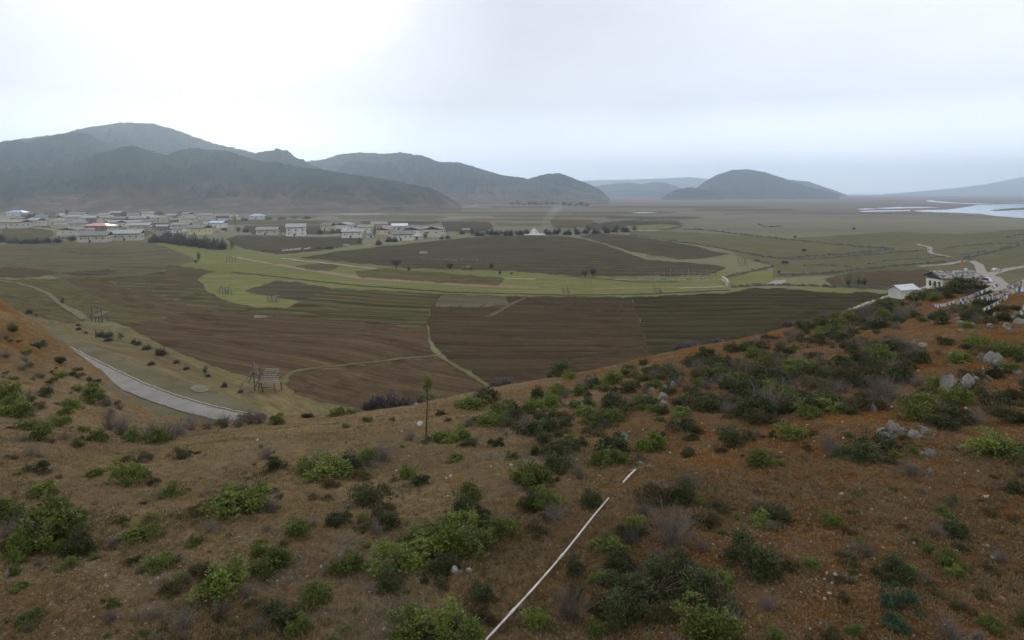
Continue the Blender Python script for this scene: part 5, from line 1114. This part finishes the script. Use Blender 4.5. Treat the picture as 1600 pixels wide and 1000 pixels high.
# ---- trees on the plain
def tree_bare(seed, h=1.0, n=60):
    rg = random.Random(seed); mb = MB(); tw = MB()
    mb.tube([(0, 0, -.03), (.01, .01, .16), (.0, .02, .34)], .035, 6, .018)
    for i in range(n):
        a = rg.uniform(0, 6.28); z0 = rg.uniform(.12, .34); el = rg.uniform(.25, 1.3); L = rg.uniform(.3, .58) * (1.1 - .25 * abs(el - .8)); d = Vector((math.cos(a) * math.cos(el), math.sin(a) * math.cos(el), math.sin(el)))
        p = Vector((0, 0, z0)); q = p + d * L * .55 + Vector((0, 0, .02)); r = q + (d + Vector((rg.uniform(-.5, .5), rg.uniform(-.5, .5), .15))).normalized() * L * .45
        (mb if i < 12 else tw).tube([p, q, r], .008, 3, .003)
        for k in range(7):
            s = q.lerp(r, rg.random()) if k > 2 else p.lerp(q, rg.uniform(.4, 1)); dd = (d + Vector((rg.uniform(-1, 1), rg.uniform(-1, 1), rg.uniform(-.4, .8)))).normalized(); tw.tube([s, s + dd * rg.uniform(.06, .17)], .0055, 3, .003)
    return mesh('trunk', mb.v, mb.f, L_BARK), mesh('crown', tw.v, tw.f, L_DTW)
L_DTW = leaf_mat('dense_dark_twigs', (.060, .052, .052), (.075, .064, .062), (.045, .04, .042), 0)
def shrub_bare(seed, n=150):
    rg = random.Random(seed); mb = MB(); tw = MB()
    for i in range(n):
        a = rg.uniform(0, 6.28); el = math.asin(rg.uniform(.05, 1)); d = Vector((math.cos(a) * math.cos(el), math.sin(a) * math.cos(el), math.sin(el))); L = rg.uniform(.55, 1.0); R_ = Vector((d.x * .5, d.y * .5, d.z * .95)) * L
        p = Vector((rg.uniform(-.25, .25), rg.uniform(-.25, .25), -.02)); q = p.lerp(R_, .5) + Vector((0, 0, .06)); r = R_
        (mb if i < 10 else tw).tube([p, q, r], .011, 3, .004)
        for k in range(7):
            s = q.lerp(r, rg.random()) if k > 3 else p.lerp(q, rg.uniform(.3, 1)); dd = (d + Vector((rg.uniform(-1, 1), rg.uniform(-1, 1), rg.uniform(-.3, .9)))).normalized(); tw.tube([s, s + dd * rg.uniform(.07, .2)], .008, 3, .004)
    return mesh('stem', mb.v, mb.f, L_BARK), mesh('twigs', tw.v, tw.f, L_DTW)
BT = [tree_bare(700 + i, n=80) for i in range(4)]; BS = [shrub_bare(730 + i) for i in range(4)]
def crown_tree(seed, mt, n=2200, tall=1.0):
    rg = np.random.default_rng(seed); k = 26
    C0 = np.stack([rg.normal(0, .15 / tall ** .3, k), rg.normal(0, .15 / tall ** .3, k), rg.uniform(.28, .92, k)], 1); cr = rg.uniform(.07, .15, k) * (1.2 - .6 * np.abs(C0[:, 2] - .5))
    i = rg.integers(0, k, n); d = rg.normal(size=(n, 3)); d /= np.linalg.norm(d, axis=1, keepdims=True)
    v, f = leaf_quads(C0[i] + d * cr[i][:, None] * rg.uniform(.5, 1, n)[:, None], d + np.array([0, 0, .3]), .04 * rg.uniform(.7, 1.3, n), .028, rg)
    tk = MB().tube([(0, 0, -.03), (.01, 0, .3), (0, .01, .8)], .028, 6, .008)
    for j in range(6): tk.tube([(0, 0, .2 + .09 * j), (.16 * math.cos(j * 2.1), .16 * math.sin(j * 2.1), .38 + .09 * j)], .012, 4, .004)
    return mesh('trunk', tk.v, tk.f, L_BARK), mesh('crown', v, f, mt)
GT = [crown_tree(800 + i, L_POP) for i in range(3)]; DT = [crown_tree(820 + i, L_DARK) for i in range(3)]
def tree(px, py, wpx, hpx, kind, label, group=None, name='bare_tree', cat='tree', seed=0):
    p = P(px, py); k = p.y / F; root = empty(name, p, seed * 1.7, label=label, cat=cat, group=group); root.scale = (wpx * k * 1.05, wpx * k * 1.05, hpx * k * 1.15)
    tk, cr_ = kind[seed % len(kind)]; link('trunk', tk, root); link('crown', cr_, root); return root
tree(619, 419, 26, 18, BT, 'large round bare tree at the track edge, largest of the round trees', seed=0)
tree(703, 422, 17, 13, BT, 'round bare tree in the middle of the track edge row', seed=1)
tree(768, 421, 11, 11, BT, 'smaller bare tree right of the rusty-topped rack', seed=2)
tree(781, 431, 6, 10, BT, 'thin small bare tree on the green verge', seed=3)
tree(799, 430, 6, 6, BT, 'tiny bare tree rightmost on the green verge', seed=1)
tree(639, 425, 7, 9, BT, 'thin bare sapling just right of the largest round tree', seed=2)
tree(914, 434, 15, 14, BT, 'left half of the dark twin trees by the green verge', seed=0); tree(926, 433, 17, 17, BT, 'right and taller half of the dark twin trees by the green verge', seed=1)
tree(367, 357, 9, 18, GT, 'slender yellow-green poplar in front of the right-hand old village houses', name='poplar_tree', seed=0)
tree(586, 371, 12, 17, GT, 'yellow-green leafy tree inside the right-hand hamlet', name='leafy_tree', seed=1)
tree(362, 391, 14, 15, GT, 'yellow-green round bush tree at the right end of the dark shrubs', name='leafy_tree', seed=2)
tree(310, 409, 8, 17, BT, 'tall thin bare tree at the top of the light green meadow', seed=3)
tree(306, 412, 6, 7, BT, 'small dark bush tree under the tall thin tree', seed=0)
for i, (x, h_) in enumerate([(1319, 18), (1325, 16), (1336, 15), (1341, 17), (1347, 19), (1351, 17)]): tree(x, 449.5, 11, h_, BT if i % 2 else GT, 'thin half-bare tree in the row on the dark hedge wall', 'row of thin trees on the hedge wall', 'thin_tree', seed=i)
for i, (x, y, w_, h_) in enumerate([(242, 378, 22, 14), (258, 378, 22, 15), (272, 380, 22, 16), (286, 382, 24, 18), (302, 384, 24, 19), (318, 386, 24, 19), (332, 388, 24, 20), (345, 389, 22, 20), (262, 370, 18, 12), (280, 372, 16, 12)]):
    tree(x, y + 1, w_ * 1.15, h_, BS, 'dark bare tree in the dense row in front of the old village', 'dense dark row before the old village', seed=i)
for i, (x, y, w_, h_) in enumerate([(0, 379, 20, 16), (20, 380, 20, 10), (38, 380.5, 20, 9), (56, 380.5, 20, 10), (74, 380, 18, 10), (90, 379, 14, 11), (113, 376, 12, 10)]):
    tree(x, y, w_ * 1.15, h_, BS, 'low dark bare tree in the hedge line at the left below the village', 'hedge line at the left', seed=i)
for i, (x, y, w_, h_) in enumerate([(372, 364, 14, 9), (384, 363, 14, 9), (350, 362, 12, 8), (500, 366, 12, 9), (520, 367, 14, 9), (532, 366, 10, 7), (500, 389, 14, 5), (515, 389, 16, 6), (562, 382, 14, 11), (592, 383, 12, 10), (608, 378, 14, 10), (617, 378, 12, 9), (665, 374, 12, 10), (700, 373, 10, 6), (722, 366, 12, 8), (690, 374, 8, 6), (105, 337, 14, 9), (55, 341, 12, 8), (46, 341, 10, 8), (196, 339, 16, 8), (222, 338, 16, 7), (250, 336, 16, 7), (285, 337, 16, 7), (340, 345, 12, 6), (352, 345, 12, 6), (382, 345, 14, 6), (420, 343, 14, 5), (440, 343, 16, 5), (460, 343, 16, 5), (480, 342, 16, 5)]):
    tree(x, y, w_, h_, BS if i % 4 else DT, 'dark small tree standing between the village houses and plots', 'small trees among the houses', 'small_tree', seed=i)
for i in range(34):
    x = 738 + i * 7.6 + 2 * math.sin(i * 3.1)
    if 826 < x < 851: continue
    y = 368.5 - (x - 738) * .012 - (max(0, x - 900)) * .04 + .6 * math.sin(i); tree(x, y, 13, 9 + 2 * math.sin(i * 1.9), BS if i % 3 else DT, 'shrubby dark tree in the long hedgerow either side of the white stupa', 'long hedgerow beside the stupa', 'hedge_tree', seed=i)
for i in range(14):
    tree(800 + i * 9, 321 + .15 * i * (i > 8) * 1.0, 14, 5 + 1.5 * math.sin(i * 2.2), DT, 'tiny dark tree in the far hedge at the foot of the mountains', 'far hedge at the foot of the mountains', 'far_tree', seed=i)
# trees on the near bank between road and field
for i, (x, y, w_, h_) in enumerate([(97, 476, 14, 12), (155, 524, 20, 12), (172, 528, 20, 12), (165, 534, 22, 9), (193, 530, 12, 14), (205, 537, 16, 10), (218, 541, 16, 10), (230, 545, 16, 11), (243, 552, 14, 10), (256, 557, 22, 15), (232, 570, 22, 8), (281, 566, 14, 8), (317, 588, 12, 16), (328, 590, 12, 7), (350, 603, 12, 11), (290, 578, 18, 8), (60, 497, 10, 6), (41, 489, 12, 12), (128, 515, 14, 7), (118, 511, 10, 5), (137, 522, 12, 6), (376, 612, 12, 7)]):
    tree(x + 5 * math.sin(i * 2.7), y + 2 * math.sin(i * 1.9), w_ * (.65 + .5 * (i * 7 % 5) / 5), h_ * .8, BS if i % 4 else DT, 'dark low shrub in the ragged line on the bank between the road and the fields', 'ragged shrub line on the river bank', 'bank_shrub', 'shrub', seed=i)
for i, (x, y, w_, h_) in enumerate([(590, 643, 34, 26), (606, 644, 40, 34), (628, 643, 34, 26), (578, 640, 22, 16), (655, 640, 30, 20), (775, 609, 26, 16), (790, 606, 30, 18), (555, 650, 26, 12), (1080, 545, 30, 12), (1065, 548, 20, 10), (1120, 538, 24, 10), (1235, 510, 22, 10)]):
    tree(x, y, w_ * 1.2, h_, BS, 'big bare grey shrub rising from behind the hill crest at the field edge', 'bare shrubs behind the crest', 'bare_shrub', 'shrub', seed=i)
# grey brush pile below the white wall
p = P(1297, 499); bp = put_bush(p, 44 * p.y / F * .9, 'b', 'pale grey brush pile at the lower end of the whitewashed wall', None, hs=.62)

# ---- pine sapling
p, _ = ray(666, 683); k = p.y / F; hs = 93 * k
pi = empty('pine_sapling', p, 0, label='slim young pine with bare stem and a tuft of green needles on top', cat='tree')
m_ = MB(); m_.tube([(0, 0, -.1), (.015, 0, hs * .3), (.05, 0, hs * .62), (.02, .01, hs * .98)], .040, 8, .012); m_.build('trunk', L_BARK, pi)
m_ = MB()
for z, a, L in [(.62, 0.2, .34), (.64, 3.0, .32), (.44, .4, .14), (.85, .6, .16), (.60, 1.6, .2), (.60, 4.4, .2), (.40, 3.3, .1)]: m_.tube([(.04, 0, hs * z), (.04 + L * math.cos(a), L * math.sin(a), hs * z + L * .35)], .014, 5, .006)
m_.build('branch', L_BARK, pi)
rg = np.random.default_rng(5)
def needles(C, Rr, n, name, mt):
    d = rg.normal(size=(n, 3)); d /= np.linalg.norm(d, axis=1, keepdims=True); d[:, 2] = np.abs(d[:, 2]) * .8 + .1
    pos = np.array(C) + rg.normal(size=(n, 3)) * np.array(Rr); v, f = leaf_quads(pos, d, .10, .018, rg); link(name, mesh(name, v, f, mt), pi)
needles((.03, 0, hs * .88), (.075, .075, hs * .085), 900, 'needles', L_GREEN); needles((.26, .05, hs * .67), (.12, .06, .035), 200, 'needles', L_GREEN); needles((-.20, .03, hs * .67), (.10, .06, .035), 180, 'needles', L_GREEN); needles((.16, .05, hs * .88), (.025, .03, .05), 80, 'needles', L_OLIVE); needles((.16, 0, hs * .22), (.06, .05, .07), 90, 'needles', L_GREEN)

# ---------------------------------------------------------------- rocks
def rock_mesh(seed, rough=.28, sub=3, flat=.7, jag=1.0):
    b = bmesh.new(); bmesh.ops.create_icosphere(b, subdivisions=sub, radius=.5)
    co = np.array([v.co[:] for v in b.verts]); q_ = co * 2.2 + seed * 3.7
    n = fbm(q_[:, 0] + q_[:, 2] * .7, q_[:, 1] - q_[:, 2] * .9, 4, seed) ; r2 = fbm(co[:, 0] * 7 + co[:, 2] * 5, co[:, 1] * 7 - co[:, 2] * 4, 3, seed + 5, ridge=True)
    for v, a, c in zip(b.verts, n, r2):
        v.co *= 1 + rough * a * 1.6 + .12 * jag * c; v.co.z *= flat
    rg = random.Random(seed)
    for _ in range(5 if sub < 4 else 13):                                               # broken flat faces
        nn = Vector((rg.uniform(-1, 1), rg.uniform(-1, 1), rg.uniform(-.2, 1))).normalized(); dd = rg.uniform(.24, .40)
        for v in b.verts:
            e = v.co.dot(nn) - dd
            if e > 0: v.co -= nn * e * .92
    me = bpy.data.meshes.new('rock'); b.to_mesh(me); b.free(); return me
def rock_mat(name, c1, c2, c3):
    m, t, b = mat(name, .9, .2); v = objvec(t)
    c = mix(t, noise_fac(t, v, 3, 6, .7), c1, c2); c = mix(t, noise_fac(t, v, 9, 6, .7, .55, .7), c, c3)
    t.links.new(c, b.inputs['Base Color']); bump(t, b, noise_fac(t, v, 9, 8, .75, .2, .8), .9, .04); return m
R_GREY = rock_mat('grey_limestone', (.25, .235, .205), (.15, .14, .12), (.06, .055, .045)); R_WHITE = rock_mat('white_stone', (.52, .50, .47), (.40, .37, .33), (.27, .24, .21)); R_GRAV = rock_mat('pale_gravel', (.34, .30, .245), (.25, .21, .16), (.16, .13, .10)); R_ORANGE = rock_mat('orange_stone', (.42, .22, .08), (.32, .17, .07), (.2, .12, .06)); R_TAN = rock_mat('tan_stone', (.24, .185, .12), (.17, .12, .075), (.10, .07, .045))
def rocks(mt, n, seed, **kw):
    out = []
    for i in range(n):
        me = rock_mesh(seed + i, **kw); me.materials.append(mt); out.append(me)
    return out
RG, RW, RT, RO = rocks(R_GREY, 6, 10, rough=.75, flat=.75, sub=4, jag=3.2), rocks(R_WHITE, 6, 30, sub=2, rough=.3), rocks(R_TAN, 4, 50, sub=2), rocks(R_ORANGE, 1, 60, sub=3, rough=.12, flat=.85, jag=.3)
RI = [0]
def put_rock(px, py, wpx, ms, name, label, cat, group, hs=1, sink=.2, rz=None):
    p, near = ray(px, py); 
    if not near: return
    RI[0] += 1; i = RI[0]; s = wpx * p.y / F; rr = random.Random(i)
    o = link(name, ms[i % len(ms)], None, p + Vector((0, 0, s * hs * (.3 - sink))), rr.uniform(0, 6.28) if rz is None else rz); o.scale = (s, s * rr.uniform(.7, 1), s * hs * rr.uniform(.8, 1.15)); o.rotation_euler.x = rr.uniform(-.25, .25); tag(o, label, cat, group)
for (x, y, s, hs) in [(1385, 690, 24, 1.3), (1392, 672, 18, 1.2), (1430, 684, 22, 1.1), (1445, 676, 20, .9), (1450, 712, 16, 1.0), (1512, 606, 32, 1.2), (1524, 598, 20, 1), (1545, 566, 30, .8), (1565, 498, 24, .9), (1545, 560, 18, .8), (1590, 505, 20, .9), (1443, 542, 20, .7), (1488, 554, 16, .6), (1268, 601, 13, 1.3), (1247, 630, 24, .9), (1365, 640, 13, 1.2), (1392, 582, 12, 1), (1543, 592, 12, .8), (1462, 632, 24, .4), (1035, 622, 22, .9), (1052, 604, 16, 1.1), (1018, 628, 20, .7), (975, 683, 16, .9), (1000, 726, 20, .6), (854, 636, 16, 1.1), (1375, 718, 14, 1), (1455, 740, 12, 1), (1540, 610, 14, .8), (1575, 578, 24, .7), (1500, 505, 22, .5)]:
    ph, zg = zone(x, y); put_rock(x, y, s * (.85 if y < 520 else 1.05), RG, 'limestone_outcrop', f'jagged grey limestone outcrop {ph}', 'rock', f'limestone outcrops, {zg}', hs, .18)
    for j in range(3 if s >= 16 else 1):
        x2, y2 = x + random.uniform(-.9, .9) * s, y + random.uniform(-.6, .6) * s; ph, zg = zone(x2, y2)
        put_rock(x2, y2, s * random.uniform(.4, .9), RG, 'limestone_outcrop', f'jagged grey limestone outcrop {ph}', 'rock', f'limestone outcrops, {zg}', hs * random.uniform(.6, 1.2), .15)
put_rock(709, 893, 17, RW, 'boulder', 'largest rounded pale boulder at the foot of the big bush cluster left of the pipe', 'boulder', None, 1.1)
put_rock(720, 896, 12, RT, 'boulder', 'smaller greyish boulder touching the largest pale boulder', 'boulder', None, 1)
put_rock(733, 893, 12, RW, 'boulder', 'pale boulder rightmost of the three below the big bush cluster', 'boulder', None, 1)
put_rock(685, 905, 11, RG, 'boulder', 'grey boulder left below the big bush cluster', 'boulder', None, 1)
put_rock(11, 900, 17, RG, 'boulder', 'dark grey boulder at the left photo edge', 'boulder', None, 1)
put_rock(1519, 923, 9, RO, 'orange_stone', 'round orange stone left of its larger twin near the lower right corner', 'stone', None, 1); put_rock(1564, 938, 12, RO, 'orange_stone', 'larger round orange stone at the edge of the red scree', 'stone', None, .9)
put_rock(656, 664, 15, RW, 'boulder', 'pale boulder just left of the pine sapling stem', 'boulder', None, .9); put_rock(650, 634, 13, RG, 'boulder', 'dark-streaked boulder on the crest behind the pine sapling', 'boulder', None, 1); put_rock(402, 688, 6, RW, 'boulder', 'lone small pale rock on the bare tan crest', 'boulder', None, 1)
put_rock(1305, 898, 10, RW, 'flat_stone', 'upper white flat stone of the slanting row on the red slope', 'stone', None, .8); put_rock(1300, 911, 7, RW, 'flat_stone', 'middle white stone of the slanting row on the red slope', 'stone', None, .8); put_rock(1296, 927, 8, RW, 'flat_stone', 'lowest white stone of the slanting row on the red slope', 'stone', None, .5)
put_rock(1315, 773, 9, RW, 'white_stone', 'bright white stone on the open red slope below the limestone', 'stone', None, 1); put_rock(1552, 872, 9, RW, 'white_stone', 'left one of the bright white stone pair near the right edge', 'stone', None, 1); put_rock(1561, 875, 7, RW, 'white_stone', 'right one of the bright white stone pair near the right edge', 'stone', None, 1); put_rock(1542, 776, 11, RW, 'white_stone', 'elongated white stone up the slope from the white pair', 'stone', None, .7); put_rock(1540, 853, 10, RW, 'white_stone', 'thin white stone just left above the white pair', 'stone', None, .6)
rr = random.Random(99)
zones = [((60, 860), (480, 1000), 40), ((420, 760), (780, 1000), 60), ((600, 620), (900, 760), 46), ((860, 640), (1100, 780), 34), ((1150, 700), (1600, 1000), 115), ((1100, 560), (1600, 700), 65), ((860, 800), (1150, 1000), 18)]
for (a, b, n) in zones:
    for i in range(n):
        x, y = rr.uniform(a[0], b[0]), rr.uniform(a[1], b[1]); 
        if y < 640 - (x - 640) * .16 + 25: continue
        s = rr.uniform(2.6, 5.5) * (1.4 if rr.random() < .12 else 1); ph, zg = zone(x, y); tn = rr.random() < .3
        put_rock(x, y, s, RT if tn else RW, 'tan_stone' if tn else 'white_stone', f'small scattered {"tan" if tn else "white"} stone {ph}', 'stone', f'small {"tan" if tn else "white"} stones, {zg}', .9, .1)
# gravel and dry grass: nobody could count it
def scatter_stuff(name, label, n, region, size, mt, seed, kind='peb', dens=None, big=False):
    rg = np.random.default_rng(seed); out_v = []; out_f = []; nv = 0
    px = rg.uniform(region[0], region[2], n); Y = np.exp(rg.uniform(math.log(region[1]), math.log(region[3]), n)); X = (px - 800) / F * Y
    if dens is not None: keep = dens(px, X, Y) > rg.uniform(0, 1, n); X, Y, px = X[keep], Y[keep], px[keep]
    Z = hill(X, Y); C = np.stack([X, Y, Z], 1); k = len(C)
    if kind == 'peb':
        base = np.array([(1, 0, 0), (0, 1, 0), (-1, 0, 0), (0, -1, 0), (0, 0, .8), (.5, .5, .45)], float); s = rg.uniform(size[0], size[1], k) * rg.uniform(.5, 1, k)
        a = rg.uniform(0, 6.28, k); ca, sa = np.cos(a), np.sin(a); J = base[None, :5] * (1 + rg.normal(size=(k, 5, 3)) * .3)
        Xr = J[..., 0] * ca[:, None] - J[..., 1] * sa[:, None]; Yr = J[..., 0] * sa[:, None] + J[..., 1] * ca[:, None]
        V = np.stack([Xr, Yr, J[..., 2]], 2) * s[:, None, None] + C[:, None, :]
        F4 = np.array([(0, 1, 4), (1, 2, 4), (2, 3, 4), (3, 0, 4)]); f = (np.arange(k)[:, None, None] * 5 + F4[None]).reshape(-1, 3); v = V.reshape(-1, 3)
    else:
        m = 7; C2 = np.repeat(C, m, 0) + rg.normal(size=(k * m, 3)) * np.array([.03, .03, 0]); d = rg.normal(size=(k * m, 3)) * np.array([.5, .5, 0]) + np.array([0, 0, .8])
        v, f = leaf_quads(C2, d, rg.uniform(size[0], size[1], k * m), .012, rg)
    return tag(link(name, mesh(name, v, f, mt)), label, kind='stuff')
dn = lambda px, X, Y: .02 + .8 * np.clip(fbm(X / 2.6, Y / 3.2, 4, 61) * 3 - .6, 0, 1) * np.clip(1.25 - (px - 700) / 500, .25, 1)
scatter_stuff('gravel', 'fine pale gravel strewn over the near slope', 40000, (-60, 9.5, 1660, 34), (.006, .028), R_GRAV, 1, dens=dn)
scatter_stuff('gravel', 'tan gravel and clods strewn over the near slope', 60000, (-60, 9.5, 1660, 45), (.010, .036), R_TAN, 2, dens=lambda px, X, Y: .3 + .7 * np.clip(fbm(X / 1.5, Y / 1.5, 4, 67) * 2, 0, 1))
scatter_stuff('soil_clods', 'red earth clods on the slope', 60000, (-60, 9.5, 1660, 45), (.012, .05), SOIL, 3)
scatter_stuff('dry_grass', 'short dry grass over the hillside', 90000, (-60, 9.5, 1660, 55), (.03, .12), L_HAY, 4, kind='grass', dens=lambda px, X, Y: .15 + .85 * np.clip(fbm(X / 3, Y / 3, 4, 71) * 2 + .2, 0, 1))
scatter_stuff('green_grass', 'sparse olive grass tufts over the hillside', 40000, (-60, 9.5, 1660, 60), (.04, .12), L_OLIVE, 5, kind='grass', dens=lambda px, X, Y: np.clip(fbm(X / 2.5, Y / 2.5, 4, 75) * 3, 0, 1))
scatter_stuff('dry_grass', 'taller straw-coloured grass wisps over the hillside', 14000, (-60, 9.5, 1660, 60), (.09, .22), L_HAY, 6, kind='grass', dens=lambda px, X, Y: np.clip(fbm(X / 1.8, Y / 1.8, 4, 85) * 3 - .2, 0, 1))
print('bushes', CN, BN[0], g1, g2, g3, g4, g5, g6, g7, g8, 'rocks', RI[0])
